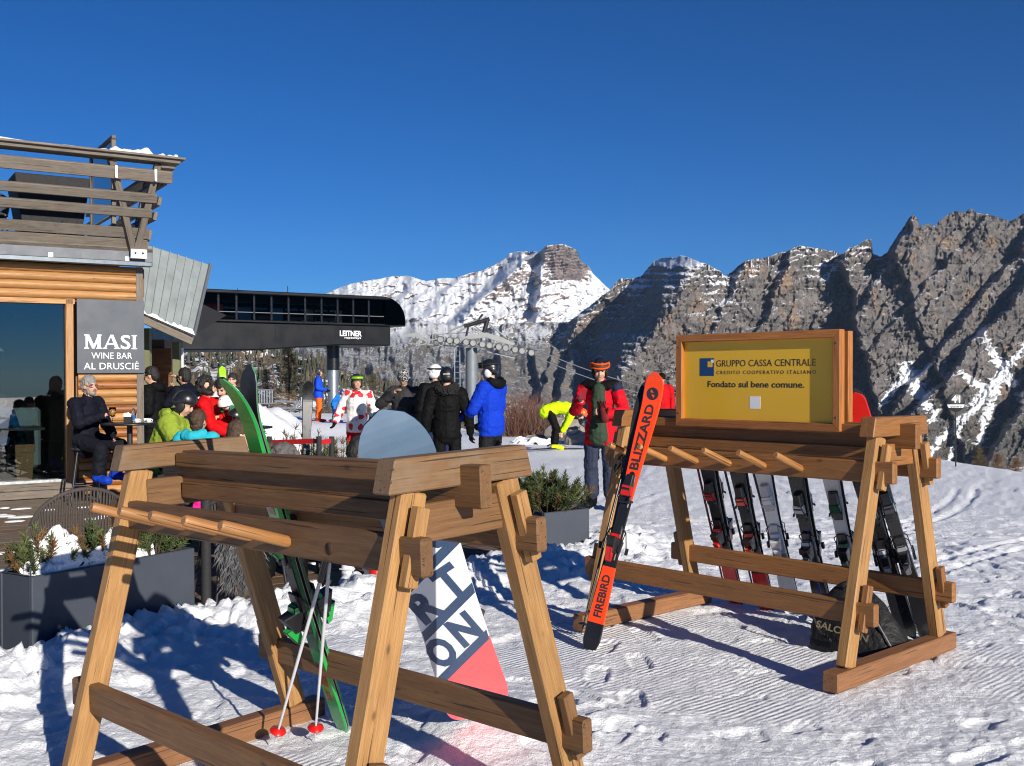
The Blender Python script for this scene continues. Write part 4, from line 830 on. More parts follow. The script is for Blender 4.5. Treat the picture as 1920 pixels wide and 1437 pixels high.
for i, (s0, s1) in enumerate(((-.655, -.70), (-.60, -.64))):
    pole(('left' if i == 0 else 'right') + ' black ski pole leaning beside the red orange skis', on_rack(RP, s0 - .10, -.76, .01), on_rack(RP, s1 - .08, -.30, 1.12), 'black', group=None)
# six pairs behind the far rack
pairs = [('black and red skis behind the far rack, first pair from its left legs', -.70, -.64, [(.22, 'red'), (1, 'black')], ('black', 'red'), 1.6), ('black skis with red tails behind the far rack, second pair from its left legs', -.45, -.405, [(.20, 'red'), (.26, 'black'), (1, 'black')], ('black', 'orange'), 1.58), ('white skis with silver bindings behind the far rack, third pair from its left legs', -.245, -.21, [(.24, 'white'), (.3, 'grey'), (1, 'white')], ('silver', 'white'), 1.62), ('black skis with silver bindings and a blue pole, fourth pair behind the far rack', .0, .035, [(.3, 'black'), (.42, 'grey'), (1, 'black')], ('black', 'silver'), 1.55), ('pale touring skis with a green toe plate behind the far rack above the black bag', .26, .275, [(.12, 'black'), (.2, 'red'), (1, 'silver')], ('black', 'dgreen'), 1.6), ('black skis at the right end behind the far rack, tails below the lower rail', .565, .47, [(1, 'black')], ('black', 'silver'), 1.58)]
def vmark(s):
    text('lettering', 'vano', .05, G['grey'], s, frame((.37, .045, .0215), (0, -1, 0), y=(1, 0, 0)), .001, width=.09)
    b = MB(); b.box((.42, 0, .0265), (.006, .085, .001)); b.build('white_stripe', G['silver'], s)
for i, (lab, s0, s1, zn, bd, L) in enumerate(pairs):
    a = on_rack(RP, s0, .78, 0); c = on_rack(RP, s1, .325, 1.08); n = (-ax(RP, 1) * .9 + ax(RP, 0) * (.15 + .1 * (i % 3)) + Vector((0, 0, .3))).normalized()
    a.z = float(ground_h(a.x, a.y)) - .015
    ski_pair(lab, a, c - a, n, L, zn, (.118, .082 if i != 5 else .1, .128), bd, .012, .06, marks=('one', vmark) if i == 5 else None, splay=.01)
for i, (s0, s1, t0, col, lab) in enumerate(((-.80, -.74, .80, 'darkred', 'dark red ski pole left of the first skis behind the far rack'), (-.73, -.69, .83, 'darkred', 'second dark red ski pole touching the first skis behind the far rack'), (-.545, -.52, .80, 'black', 'black ski pole between the first and second skis behind the far rack'), (-.33, -.30, .86, 'black', 'black ski pole between the red tailed and the white skis'), (.045, .03, .70, 'blue', 'blue ski pole crossing the fourth skis behind the far rack'), (.68, .56, .86, 'black', 'black ski pole with its basket beside the rightmost skis'))):
    a = on_rack(RP, s0, t0, 0); a.z = float(ground_h(a.x, a.y)); pole(lab, a, on_rack(RP, s1, .32, 1.12), col, group=None)
# red tipped skis whose tips show past the sign's right edge
a = on_rack(RP, .69, .80, 0); a.z = float(ground_h(a.x, a.y)) - .01; c = on_rack(RP, .545, .165, 1.46)
ski_pair('red tipped skis showing past the right edge of the yellow sign', a, c - a, (-ax(RP, 1) * .8 + ax(RP, 0) * .35 + Vector((0, 0, .2))), 1.66, [(.80, 'black'), (1, 'red')], (.11, .075, .118), ('black', 'grey'), rocker=.03)
# black kit bag under the far rack
bag = thing('kit_bag', 'slumped black kit bag with pale lettering on the snow under the far rack', 'bag', RWm(RP) @ Matrix.Translation((.55, .24, 0)) @ Matrix.Scale(.80, 4))
bag_m = M_plain('black_nylon', (.0045, .0045, .005), .7, 0, .3, 14, .8, 22, bdist=.02)
P = []; nu, nv = 48, 30
for j in range(nv + 1):
    v = j / nv; zz = .47 * v ** .9; row = []
    for i in range(nu):
        a = 2 * math.pi * i / nu; r = (1 - v ** 1.7) ** .62 if v < 1 else .0; w1, w2 = .33 * r + .02, .17 * r + .035 * (1 - v)
        sq = 1 / max(abs(math.cos(a)), abs(math.sin(a))) ** .35
        k = sq * (1 + .13 * float(vnoise(math.cos(a) * 1.7 + 3, math.sin(a) * 1.7, v * 3.2, seed=5)) +   .04 * float(ridged(np.array(math.cos(a) * 3), np.array(math.sin(a) * 3), np.array(v * 5), oct=3, seed=6)))
        row.append((w1 * math.cos(a) * k - .15 * v, w2 * math.sin(a) * k + .10 * v, zz * (1 + .05 * math.cos(3 * a)) - .02))
    row.append(row[0]); P.append(row)
b = MB(); b.grid(P); b.build('bag_body', bag_m, bag)
b = MB(); b.tube([(-.2, -.16, .3), (-.28, -.22, .25), (-.22, -.21, .12), (-.1, -.2, .06)], .014, 6, sx=.4); b.build('strap', bag_m, bag)
b = MB(); b.tube([(.31, -.12, .06), (.2, -.1, .2), (.05, -.03, .35), (-.1, .06, .46)], .006, 6); b.build('zip', G['grey'], bag)
b = MB(); b.tube([(-.12, -.05, .42), (-.06, -.02, .50), (.02, 0, .46)], .012, 6); b.build('handle', bag_m, bag)
text('lettering', 'SALOMON', .07, M_plain('pale_gold_print', (.22, .18, .11), .5), bag, frame((-.22, -.262, .17), (.95, .02, -.10), y=(0, .28, .95)), .001, width=.40)
# green skis and poles behind the near rack
a = Vector((-.775, 4.74, float(ground_h(-.775, 4.74)))); c = at(490, 855, 4.20)
def rmark(s):
    for x, w_, l in ((1.33, .05, .03), (1.18, .05, .06), (.99, .018, .16), (.90, .05, .03), (1.05, .012, .1), (.32, .05, .12), (.2, .03, .05)): b = MB(); b.box((x, .008, .0205 + .006 * math.sin(math.pi * x / 1.78)), (l, w_, .0008)); drape(b.build('red_print', G['darkred'], s), 1.78, .004, .058)
gs = ski_pair('bright green skis with dark red print standing behind the near rack', a, c - a, Vector((-.66, -.74, .14)).normalized(), 1.78, [(.26, 'green'), (.62, 'dgreen'), (1, 'green')], (.104, .076, .112), ('black', 'green'), .004, .058, marks=('one', rmark), splay=.0)
b = MB(); b.add([(1.50, -.035, -.0012), (1.64, .0, -.004), (1.50, .035, -.0012), (1.535, .014, -.0016), (1.57, .0, -.0022), (1.535, -.014, -.0016)], [(0, 1, 5), (1, 2, 3), (1, 3, 4), (1, 4, 5)]); b.build('pale_print', G['white'], gs.children[1])
for i, ((u_, v_), (u2, v2), Yt) in enumerate((((515, 1398), (614, 1040), 4.3), ((590, 1392), (622, 1000), 4.28))):
    g0 = gnd(u_, v_); pole(('left' if i == 0 else 'right') + ' silver ski pole with red basket standing inside the near rack', g0 + Vector((0, 0, .01)), at(u2, v2, Yt), 'silver', 'black', 'red', group=None)
# snowboard
bt = Vector((-.125, 4.57, float(ground_h(-.125, 4.57)))); tp = at(722, 787, 3.72); bup = (tp - bt).normalized(); bn = (-ax(NP, 1) * 1 + Vector((.75, -.1, .25))).normalized()
sb = thing('snowboard', 'white and coral snowboard with navy letters standing behind the near rack', 'snowboard', frame(bt, bup, bn)); BL = (tp - bt).length
def board_mesh(L, w_, waist, key_fn, keys, tipup=.05):
    b = MB(); n = 60; mats = [G[k] for k in keys]; rows_ = []
    for i in range(n + 1):
        q = i / n; e = min(q, 1 - q) * L; ww = w_ + (waist - w_) * math.sin(math.pi * q); hw = ww / 2 * (min(1, e / .2) * (2 - min(1, e / .2))) ** .5 if e < .2 else ww / 2; hw = max(hw, .01)
        zz = -(tipup * (max(0, .2 - e) / .2) ** 2); rows_.append((q * L, hw, zz))
    m_ = 8
    for i in range(n):
        (x0, h0, z0), (x1, h1, z1) = rows_[i], rows_[i + 1]
        for k in range(m_):
            a_, c_ = -1 + 2 * k / m_, -1 + 2 * (k + 1) / m_; key = keys.index(key_fn((x0 + x1) / 2 / L, (a_ + c_) / 2 * (h0 + h1) / 2))
            b.add([(x0, a_ * h0, z0), (x1, a_ * h1, z1), (x1, c_ * h1, z1), (x0, c_ * h0, z0)], [(0, 1, 2, 3)], key)
            b.add([(x0, a_ * h0, z0 - .008), (x1, a_ * h1, z1 - .008), (x1, c_ * h1, z1 - .008), (x0, c_ * h0, z0 - .008)], [(3, 2, 1, 0)], len(keys) - 1)
        for sg in (-1, 1): b.add([(x0, sg * h0, z0), (x1, sg * h1, z1), (x1, sg * h1, z1 - .008), (x0, sg * h0, z0 - .008)], [(0, 1, 2, 3)], len(keys) - 1)
    return b.mesh('board', mats, fixn=False)
SK = -.62    # slant of the print bands
def bkey(q, y):
    x = q * BL + y * SK * -1
    return 'coral' if x < .43 else ('ice' if q > .70 else 'white')
o = link('board', board_mesh(BL, .30, .255, bkey, ['coral', 'white', 'ice', 'black'], .07), sb)
def band(x0, x1, key='navy'):
    b = MB(); b.add([(x0 - .126 * SK, -.126, .0012), (x1 - .126 * SK, -.126, .0012), (x1 + .126 * SK, .126, .0012), (x0 + .126 * SK, .126, .0012)], [(0, 1, 2, 3)]); b.build('navy_band', G[key], o)
for x0 in (.40, .665, .93): band(x0, x0 + .055)
rd = Vector((-SK, -1, 0)).normalized()
for s, x0 in (('ON', .478), ('RT', .743), ('BU', 1.008)):
    for ch, y in zip(s, (.105, -.015)):
        xb = x0 + y * SK; text('letter', ch, .225, G['navy'], o, Matrix(((rd.x, 1, 0, xb - .0), (rd.y, 0, 0, y), (0, 0, 1,   .0014), (0, 0, 0, 1))), .010, width=.105 if ch not in 'I' else .05)
for x0 in (.52, 1.03):
    b = MB(); b.ell((x0, 0, -.03), (.07, .12, .03), 14); P = [[(x0 + .09 * math.cos(t_), -.06 - .2 * 0 + (k - .5) * .12, -.03 - .17 * math.sin(t_)) for t_ in [math.pi * i / 10 for i in range(11)]] for k in (0, 1)]; b.grid(P); P = [[(x0 - .02 + .085 * math.cos(t_), .07 + (k - .5) * .1, -.03 - .14 * math.sin(t_)) for t_ in [math.pi * i / 10 for i in range(11)]] for k in (0, 1)]; b.grid(P)
    b.prism([(x0 - .09, -.02), (x0 - .05, -.02), (x0 - .10, -.24), (x0 - .15, -.22)], -.10, .10); b.tube([(x0 - .1, -.13, -.2), (x0 + .0, -.14, -.12), (x0 + .09, -.12, -.04)], .012, 6); b.build('binding', blackp, o, fixn=True)
# skis and board parked by the terrace
def far_ski(label, u, vt, vb, Y, L, zones, lean=0., n=(.3, -1, .2), both=True, mk=None):
    top = at(u, vt, Y); z0 = top.z - L * .985; up = Vector((lean, .1, 1)).normalized(); ski_pair(label, top - up * L, up, n, L, zones, (.11, .08, .12), ('black', 'grey'), both=both, group='skis parked by the terrace', marks=mk)
far_ski('lime green ski tip sticking up behind the snow bank', 416, 688, 760, 19, 1.7, [(1, 'lime')], -.12, both=False)
far_ski('dark skis standing upright beside the red belt barrier', 578, 716, 950, 12.0, 1.72, [(.5, 'grey'), (1, 'black')], .02)

def flat_skis(label, x, y, heading, z, zones, L=1.6):
    r = thing('ski_pair', label, 'skis', Matrix.Translation((x, y, z)) @ Matrix.Rotation(R_(heading), 4, 'Z'), 'skis worn on the piste')
    for sy in (-.13, .13): s = link('ski', ski_mesh(L, zones, (.112, .074, .124)), r, Matrix.Translation((-L * .45, sy, .005))); bindings(s, L, 'black', 'grey', brakes=False)
for lab, u, Y, hd, zn in (('black skis lying under the boots of the bending neon skier', 1042, 24.2, 4, [(1, 'black')]), ('red skis under the skier in orange trousers', 597, 34, 14, [(1, 'red')]), ('blue skis under the small child in blue', 628, 33, -20, [(1, 'blue')]), ('white skis under the woman in the leaf print jacket', 670, 17.6, -105, [(1, 'white')])):
    p = at(u, 800, Y); flat_skis(lab, p.x, Y, hd, float(ground_h(p.x, Y)), zn, 1.6 if 'child' not in lab else 1.0)
# ------------------------------------------------------------------ planters, pines, trees, barriers
needle = [M_plain('pine_needle', (.040, .062, .016), .7, 0, .3, 12), M_plain('pine_needle_light', (.085, .105, .028), .7, 0, .3, 12), M_plain('pine_needle_brown', (.13, .07, .022), .8, 0, .3, 12)]
bark = M_plain('bark', (.07, .05, .035), .9, 0, .3, 20, .5, 60)
def pine_mesh(parent, n_br, rx, ry, h, seed, brown=.1, need=90, ln=.045):
    r = random.Random(seed); b = MB(); tw = MB()
    for i in range(n_br):
        a = r.uniform(0, 6.283); q = r.random() ** .6; el = r.uniform(.25, 1.4); base = Vector((q * .35 * rx * math.cos(a), q * .35 * ry * math.sin(a), 0)); tip = Vector((rx * q * math.cos(a) * r.uniform(.8, 1.1), ry * q * math.sin(a) * r.uniform(.8, 1.1), h * (1 - .55 * q * q) * r.uniform(.6, 1.12)))
        mid = (base + tip) / 2 + Vector((0, 0, -.03)); tw.tube([base, mid, tip], [.008, .006, .003], 5); m = 2 if r.random() < brown else (1 if r.random() < .35 else 0)
        pts = [mid.lerp(tip, k / 4) for k in range(1, 5)]
        for k, p in enumerate(pts):
            d = (tip - mid).normalized()
            for j in range(need // 4):
                v = (d * r.uniform(.35, 1.2) + Vector((r.gauss(0, .6), r.gauss(0, .6), r.gauss(.15, .5)))).normalized(); L = ln * r.uniform(.6, 1.3); s_ = v.cross(Vector((r.gauss(0, 1), r.gauss(0, 1), r.gauss(0, 1)))).normalized() * .0032; p0 = p + d * r.uniform(-.02, .02)
                b.add([p0 - s_, p0 + s_, p0 + v * L + s_ * .4, p0 + v * L - s_ * .4], [(0, 1, 2, 3)], m)
    tw.build('branches', bark, parent); b.build('needles', needle, parent, fixn=False)
soil = M_plain('planter_soil', (.07, .05, .035), .95, 0, .3, 20, .8, 40)
plm = M_plain('grey_planter', srgb(60, 66, 76), .55, 0, .06, 4, .15, 150)
def planter(label, M, L, D, h):
    p = thing('planter', label, 'planter', M, 'anthracite planters along the terrace'); t_ = .03; b = MB()
    b.box((L / 2, t_ / 2, h / 2), (L, t_, h)); b.box((L / 2, D - t_ / 2, h / 2), (L, t_, h)); b.box((t_ / 2, D / 2, h / 2), (t_, D - 2 * t_, h)); b.box((L - t_ / 2, D / 2, h / 2), (t_, D - 2 * t_, h)); b.build('box', plm, p, bevel=.006)
    b = MB(); P = [[(t_ + (L - 2 * t_) * i / 14, t_ + (D - 2 * t_) * j / 6, h - .05 + .02 * float(vnoise(i * .9, j * .9))) for i in range(15)] for j in range(7)]; b.grid(P); b.build('soil', soil, p); return p
def pine(label, M, *a, **k):
    p = thing('mugo_pine', label, 'shrub', M, 'dwarf pines'); pine_mesh(p, *a, **k); return p
A, B_ = Vector((-2.748, 5.98, -.02)), Vector((-2.12, 6.975, -.02)); PM = frame(A, B_ - A); PL = (B_ - A).length
planter('long anthracite planter with snowy dwarf pines left of the near rack', PM, PL, .32, .50)
pine('dwarf pine at the left end of the long planter, half under snow', PM @ Matrix.Translation((.16, .17, .46)), 46, .24, .17, .26, 3, brown=.3)
pine('dwarf pine at the right end of the long planter, clear of snow', PM @ Matrix.Translation((.98, .16, .46)), 60, .27, .18, .27, 4, brown=.12)
pine('dwarf pine in the middle of the long planter, mostly buried by snow', PM @ Matrix.Translation((.55, .15, .46)), 40, .3, .16, .26, 5, brown=.3)
def snow_mound(name, label, M, rx, ry, h, seed, n=34, clip=9.):
    P = []
    for j in range(n + 1):
        row = []
        for i in range(n + 1):
            x, y = -1 + 2 * i / n, -1 + 2 * j / n; r2 = x * x + y * y
            e = 1 - (x * x + y * y) ** .5 * (1 + .28 * float(fbm(np.array(x * 2.6 + seed), np.array(y * 2.6 + 9), oct=2))); k = max(-.25, min(1, e * 2.6)) ; k = (k ** .5 if k > 0 else k) * (.72 + .45 * float(fbm(np.array(x * 2.3 + seed), np.array(y * 2.3), oct=4))); row.append((x * rx, max(-clip, min(clip, y * ry)), h * k - .01))
        P.append(row)
    b = MB(); b.grid(P); return tag(b.build(name, M_snowp, None, M), label, 'snow')
snow_mound('snow_heap', 'lumpy snow heap lying over the pines in the long planter', PM @ Matrix.Translation((.48, .16, .47)), .44, .165, .22, 3, clip=.122)
snow_mound('snow_heap', 'small snow heap on the front left corner of the long planter', PM @ Matrix.Translation((.17, .15, .47)), .13, .12, .1, 8, clip=.11)
C0 = Vector((.28, 9.2, -.02)); C1 = Vector((.68, 9.5, -.02)); PM2 = frame(C0, C1 - C0)
planter('square anthracite planter with a bushy pine between the two racks', PM2, .52, .52, .43)
pine('dense green dwarf pine in the square planter between the racks', PM2 @ Matrix.Translation((.26, .28, .38)), 120, .42, .40, .38, 11, brown=.08, need=130)
for i, (u, v, Y, rx, h, lab) in enumerate(((515, 880, 13.2, .75, .95, 'loose dwarf pine behind the green skis at the terrace edge'), (635, 890, 13.0, .6, .75, 'dwarf pine behind the red belt barrier posts'), (590, 890, 13.6, .5, .8, 'dwarf pine behind the upright dark skis'), (805, 905, 10.6, .45, .45, 'low dwarf pine showing over the near rack right of the snowboard'), (985, 930, 10.4, .35, .55, 'small dwarf pine just left of the square planter'))):
    p = gnd(u, v) if False else at(u, 800, Y); pine(lab, (p.x, Y, 0), 90 if i < 3 else 60, rx, rx * .8, h, 20 + i, brown=.12, need=80, ln=.07)
# bare larches
def larch(label, x, y, z, h, seed, col=(.16, .10, .05), n=95, spread=.30, bare=1):
    t_ = thing('larch_tree', label, 'tree', (x, y, z), 'bare larches'); r = random.Random(seed); b = MB(); b.tube([(0, 0, 0), (.02 * h, 0, h * .5), (0, 0, h)], [.02 * h, .012 * h, .002 * h], 8); b.build('trunk', bark, t_)
    tm = M_plain('larch_twig_%d' % seed, col, .9, 0, .35, 3); b = MB(); k = h / 8
    for i in range(n):
        q = .08 + .9 * (i / n); a = r.uniform(0, 6.28); L = h * spread * (1 - q) ** .75 * r.uniform(.6, 1.15) + .12 * k; d = Vector((math.cos(a), math.sin(a), r.uniform(-.15, .35))).normalized(); p0 = Vector((0, 0, h * q)); p1 = p0 + d * L * .55; p2 = p1 + (d + Vector((0, 0, .35))) * L * .45
        b.tube([p0, p1, p2], [.016 * k * (1.3 - q), .010 * k * (1.2 - q), .003 * k], 4, cap=False)
        for j in range(16):
            s_ = p0.lerp(p1, r.uniform(.2, 1)) if r.random() < .5 else p1.lerp(p2, r.random()); v = Vector((r.gauss(0, 1), r.gauss(0, 1), r.gauss(.1, .7))).normalized() * r.uniform(.15, .5) * k; w_ = v.cross(Vector((0, 1, .2))).normalized() * .017 * k
            b.add([s_ - w_, s_ + w_, s_ + v], [(0, 1, 2)])
            for m in range(3): s2 = s_ + v * r.uniform(.2, .9); v2 = (v * .5 + Vector((r.gauss(0, .2), r.gauss(0, .2), r.gauss(0, .2))) * k); b.add([s2 - w_ * .7, s2 + w_ * .7, s2 + v2], [(0, 1, 2)])
    b.build('crown', tm, t_, fixn=False); return t_
for u, vt, vb, Y, sd_, c_, lab in ((540, 640, 790, 62, 1, (.17, .11, .05), 'tall bare larch behind the orange trousered skier'), (500, 690, 800, 70, 2, (.12, .09, .045), 'small larch left of the tall bare larch'), (700, 700, 800, 75, 3, (.07, .06, .035), 'thin dark larch behind the woman in red and white'), (1836, 838, 960, 42, 4, (.10, .075, .035), 'sparse greenish larch at the snow edge below the round marker'), (1872, 850, 990, 44, 5, (.13, .075, .04), 'brown larch at the snow edge, second from the right'), (1905, 858, 990, 40, 6, (.14, .08, .045), 'rightmost brown larch at the picture edge'), (450, 690, 800, 80, 7, (.09, .07, .04), 'dark larch rising behind the black snowboard')):
    p = at(u, vb, Y); tp_ = at(u, vt, Y); larch(lab, p.x, Y, p.z, tp_.z - p.z, sd_, c_)
# reddish brushwood and boulders at the plateau edge
def brush(label, u0, u1, vt, Y, z0, seed, n=260, col=(.16, .075, .05)):
    r = random.Random(seed); x0, x1 = at(u0, 800, Y).x, at(u1, 800, Y).x; h = at(u0, vt, Y).z - z0; b = MB(); cx = (x0 + x1) / 2
    for i in range(n):
        p = Vector((r.uniform(x0, x1) - cx, r.uniform(-1.2, 1.2), 0)); d = Vector((r.gauss(0, .25), r.gauss(0, .25), 1)).normalized(); L = h * r.uniform(.5, 1.05); b.tube([p, p + d * L * .5, p + d * L + Vector((r.gauss(0, .15), 0, 0))], [.014, .009, .003], 3, cap=False)
        for j in range(5): s_ = p + d * L * r.uniform(.3, .9); v = Vector((r.gauss(0, .3), r.gauss(0, .3), r.uniform(.2, .6))) * .7; b.tube([s_, s_ + v], [.006, .002], 3, cap=False)
    t_ = thing('brushwood', label, 'shrub', (cx, Y, z0), 'bare brushwood'); b.build('twigs', M_plain('red_twig_%d' % seed, col, .9, 0, .4, 2), t_, fixn=False)
brush('reddish bare brushwood behind the man in the blue jacket', 955, 1012, 735, 31, -.6, 1); brush('grey bare brushwood right of the man in the blue jacket', 1005, 1050, 760, 31, -.6, 2, 160, (.15, .11, .08)); brush('bare brushwood behind the two people in black', 770, 850, 770, 42, -.8, 3, 200, (.13, .09, .06)); brush('brown brushwood left of the lift column', 600, 660, 760, 46, -.8, 4, 200, (.12, .08, .05))
rockm = M_plain('boulder', srgb(140, 132, 124), .9, 0, .3, 1.5, .9, 6, bdist=.05)
def boulder(label, u, v0_, v1, Y, wd, seed):
    p = at(u, v1, Y); h = (v1 - v0_) / F * Y; b = MB(); b.ell((0, 0, 0), (1, 1, 1), 18); n = []
    for x, y, z in b.v: k = 1 + .28 * float(fbm(np.array(x * 1.6), np.array(y * 1.6), np.array(z * 1.6), oct=4, seed=seed)); n.append((round(x * k * wd * 3) / 3 * .35 + x * k * wd * .65, y * k * wd * .8, z * k * h * .62 + h * .4))
    b.v = n; b.smooth = [False] * len(b.f); return tag(b.build('boulder', rockm, None, Matrix.Translation((p.x, Y, p.z))), label, 'rock')
boulder('pale boulder right of the bending skier', 1086, 800, 838, 27, .42, 1); boulder('grey boulder behind the bending skier', 1062, 785, 838, 28.5, .5, 2); boulder('low boulder left of the bending skier', 1005, 815, 832, 29, .35, 3)
snow_mound('snow_heap', 'rough snow bank beside the bending skier at the plateau edge', Matrix.Translation(at(1010, 838, 27.5)), .9, .4, .25, 21)
# belt barrier
bb_ = thing('belt_barrier', 'red belt barrier on black posts at the terrace edge', 'barrier', (0, 0, 0)); belt = M_plain('red_belt', srgb(205, 22, 30), .6)
posts = [(505, 12.2), (598, 11.6), (622, 12.0)]; tops = []
for u, Y in posts:
    p = at(u, 822, Y); b = MB(); b.tube([(p.x, Y, 0), (p.x, Y, p.z + .02)], .03, 12); b.lathe([(.0001, .012), (.16, .01), (.17, 0)], 20, Matrix.Translation((p.x, Y, 0))); b.build('post', black_f, bb_); tops.append(p)
for i in range(2): b = MB(); a, c = tops[i] + Vector((0, 0, -.05)), tops[i + 1] + Vector((0, 0, -.03)); b.bar(a, c, .004, .055); b.build('belt', belt, bb_)
# steel guard rail beyond
gr = thing('guard_rail', 'galvanised guard rail and steel ramp beyond the terrace', 'railing', (0, 0, 0)); Yg = 30
for u in (487, 490, 493, 496, 499, 502, 505, 508, 511): p, q = at(u, 732, Yg), at(u, 756, Yg); b = MB(); b.tube([p, q], .012, 5); b.build('bar', galv, gr)
for v in (731, 757): b = MB(); b.tube([at(484, v, Yg), at(514, v, Yg)], .022, 6); b.build('rail', galv, gr)
for k in range(4): b = MB(); b.tube([at(512 + k * 12, 776 - k * 2, Yg), at(535 + k * 10, 772 - k * 4, Yg), at(556 + k * 3, 760 - k * 5, Yg)], .03, 6); b.build('curved_tube', galv, gr)
b = MB(); b.bar(at(515, 764, Yg), at(578, 766, Yg), .3, .05); b.bar(at(515, 752, Yg), at(570, 754, Yg), .05, .05); b.build('platform', galv, gr)
# ------------------------------------------------------------------ people
def rotm(ax_, deg): return Matrix.Rotation(R_(deg), 4, ax_)
def capsule(b, p0, r0, p1, r1, flat=1., fdir=None, n=12):
    p0, p1 = Vector(p0), Vector(p1); d = p1 - p0; L = d.length
    if L < 1e-5: d = Vector((0, 0, 1)); L = 1e-5
    f = Vector(fdir) if fdir is not None else Vector((0, 1, 0))
    z = d.normalized(); y = (f - z * f.dot(z))
    if y.length < 1e-3: y = Vector((1, 0, .1)) - z * z.x
    y.normalize(); x = y.cross(z); M = Matrix((x, y * flat, z)).transposed().to_4x4(); M.translation = p0
    prof = [(r0 * math.sin(a), -r0 * math.cos(a)) for a in (.02, .4, .8, 1.2, 1.57)] + [(r1 * math.cos(a), L + r1 * math.sin(a)) for a in (0, .4, .8, 1.2, 1.55)]
    o = len(b.v); b.lathe(prof, n, M); k = len(prof)
    b.add(b.v[o:o + n], [tuple(range(n))[::-1]]); b.add(b.v[o + (k - 1) * n:o + k * n], [tuple(range(n))])
def union(b, voxel, smooth=3):
    me = b.mesh('tmp', [], 0, True) if False else bpy.data.meshes.new('tmp')
    me.from_pydata(b.v, [], b.f); bm_ = bmesh.new(); bm_.from_mesh(me); bmesh.ops.remove_doubles(bm_, verts=bm_.verts, dist=1e-5); bmesh.ops.recalc_face_normals(bm_, faces=bm_.faces); bm_.to_mesh(me); bm_.free()
    o = bpy.data.objects.new('tmp', me); COL.objects.link(o)
    m = o.modifiers.new('r', 'REMESH'); m.mode = 'VOXEL'; m.voxel_size = voxel; m.use_smooth_shade = True
    if smooth: m = o.modifiers.new('s', 'SMOOTH'); m.factor = .5; m.iterations = smooth
    out_ = bpy.data.meshes.new_from_object(o.evaluated_get(bpy.context.evaluated_depsgraph_get())); bpy.data.objects.remove(o); bpy.data.meshes.remove(me); return out_
CL = {}
def cloth(col, rough=.75, bump=.35, scale=26, var=.14, coat=0):
    k = (tuple(round(c, 4) for c in col), rough)
    if k not in CL: CL[k] = M_plain('cloth_%d' % len(CL), col, rough, 0, var, 9, bump, scale, coat, bdist=.012, spec=.12)
    return CL[k]
SKIN = [M_plain('skin_light', (.52, .30, .21), .55, 0, .08, 25), M_plain('skin_tan', (.40, .21, .13), .55, 0, .08, 25)]
hair_m = {k: M_plain('hair_' + k, c, .7, 0, .3, 30, .8, 160) for k, c in dict(black=(.012, .010, .010), brown=(.055, .03, .016), grey=(.22, .21, .20), blond=(.34, .22, .10), salt=(.10, .09, .085)).items()}
eye_m = M_plain('eye_dark', (.02, .015, .012), .3); lip_m = M_plain('lip', (.34, .13, .10), .5)
BASE = dict(pelvis=(0, 0, .96), waist=(0, .01, 1.08), chest=(0, .0, 1.27), neck=(0, -.005, 1.455), head=(0, .03, 1.615), shL=(-.185, -.01, 1.40), shR=(.185, -.01, 1.40), elL=(-.245, -.04, 1.12), elR=(.245, -.04, 1.12), haL=(-.23, .06, .87), haR=(.23, .06, .87), hipL=(-.09, 0, .93), hipR=(.09, 0, .93), knL=(-.11, .03, .50), knR=(.11, .03, .50), anL=(-.12, -.02, .10), anR=(.12, -.02, .10), toL=(-.14, .15, .045), toR=(.14, .15, .045))
SIT = dict(pelvis=(0, -.02, .54), waist=(0, -.02, .67), chest=(0, .0, .87), neck=(0, .02, 1.06), head=(0, .06, 1.22), shL=(-.185, .0, 1.0), shR=(.185, .0, 1.0), elL=(-.25, .06, .74), elR=(.25, .06, .74), haL=(-.14, .3, .70), haR=(.14, .3, .70), hipL=(-.1, 0, .53), hipR=(.1, 0, .53), knL=(-.14, .44, .50), knR=(.14, .44, .50), anL=(-.13, .40, .10), anR=(.13, .40, .10), toL=(-.14, .57, .045), toR=(.14, .57, .045))
def lean_up(J, deg, twist=0):
    M = Matrix.Translation(J['pelvis']) @ rotm('X', -deg) @ rotm('Z', twist) @ Matrix.Translation(-Vector(J['pelvis'])); 
    for k in ('waist', 'chest', 'neck', 'head', 'shL', 'shR', 'elL', 'elR', 'haL', 'haR'): J[k] = M @ Vector(J[k])
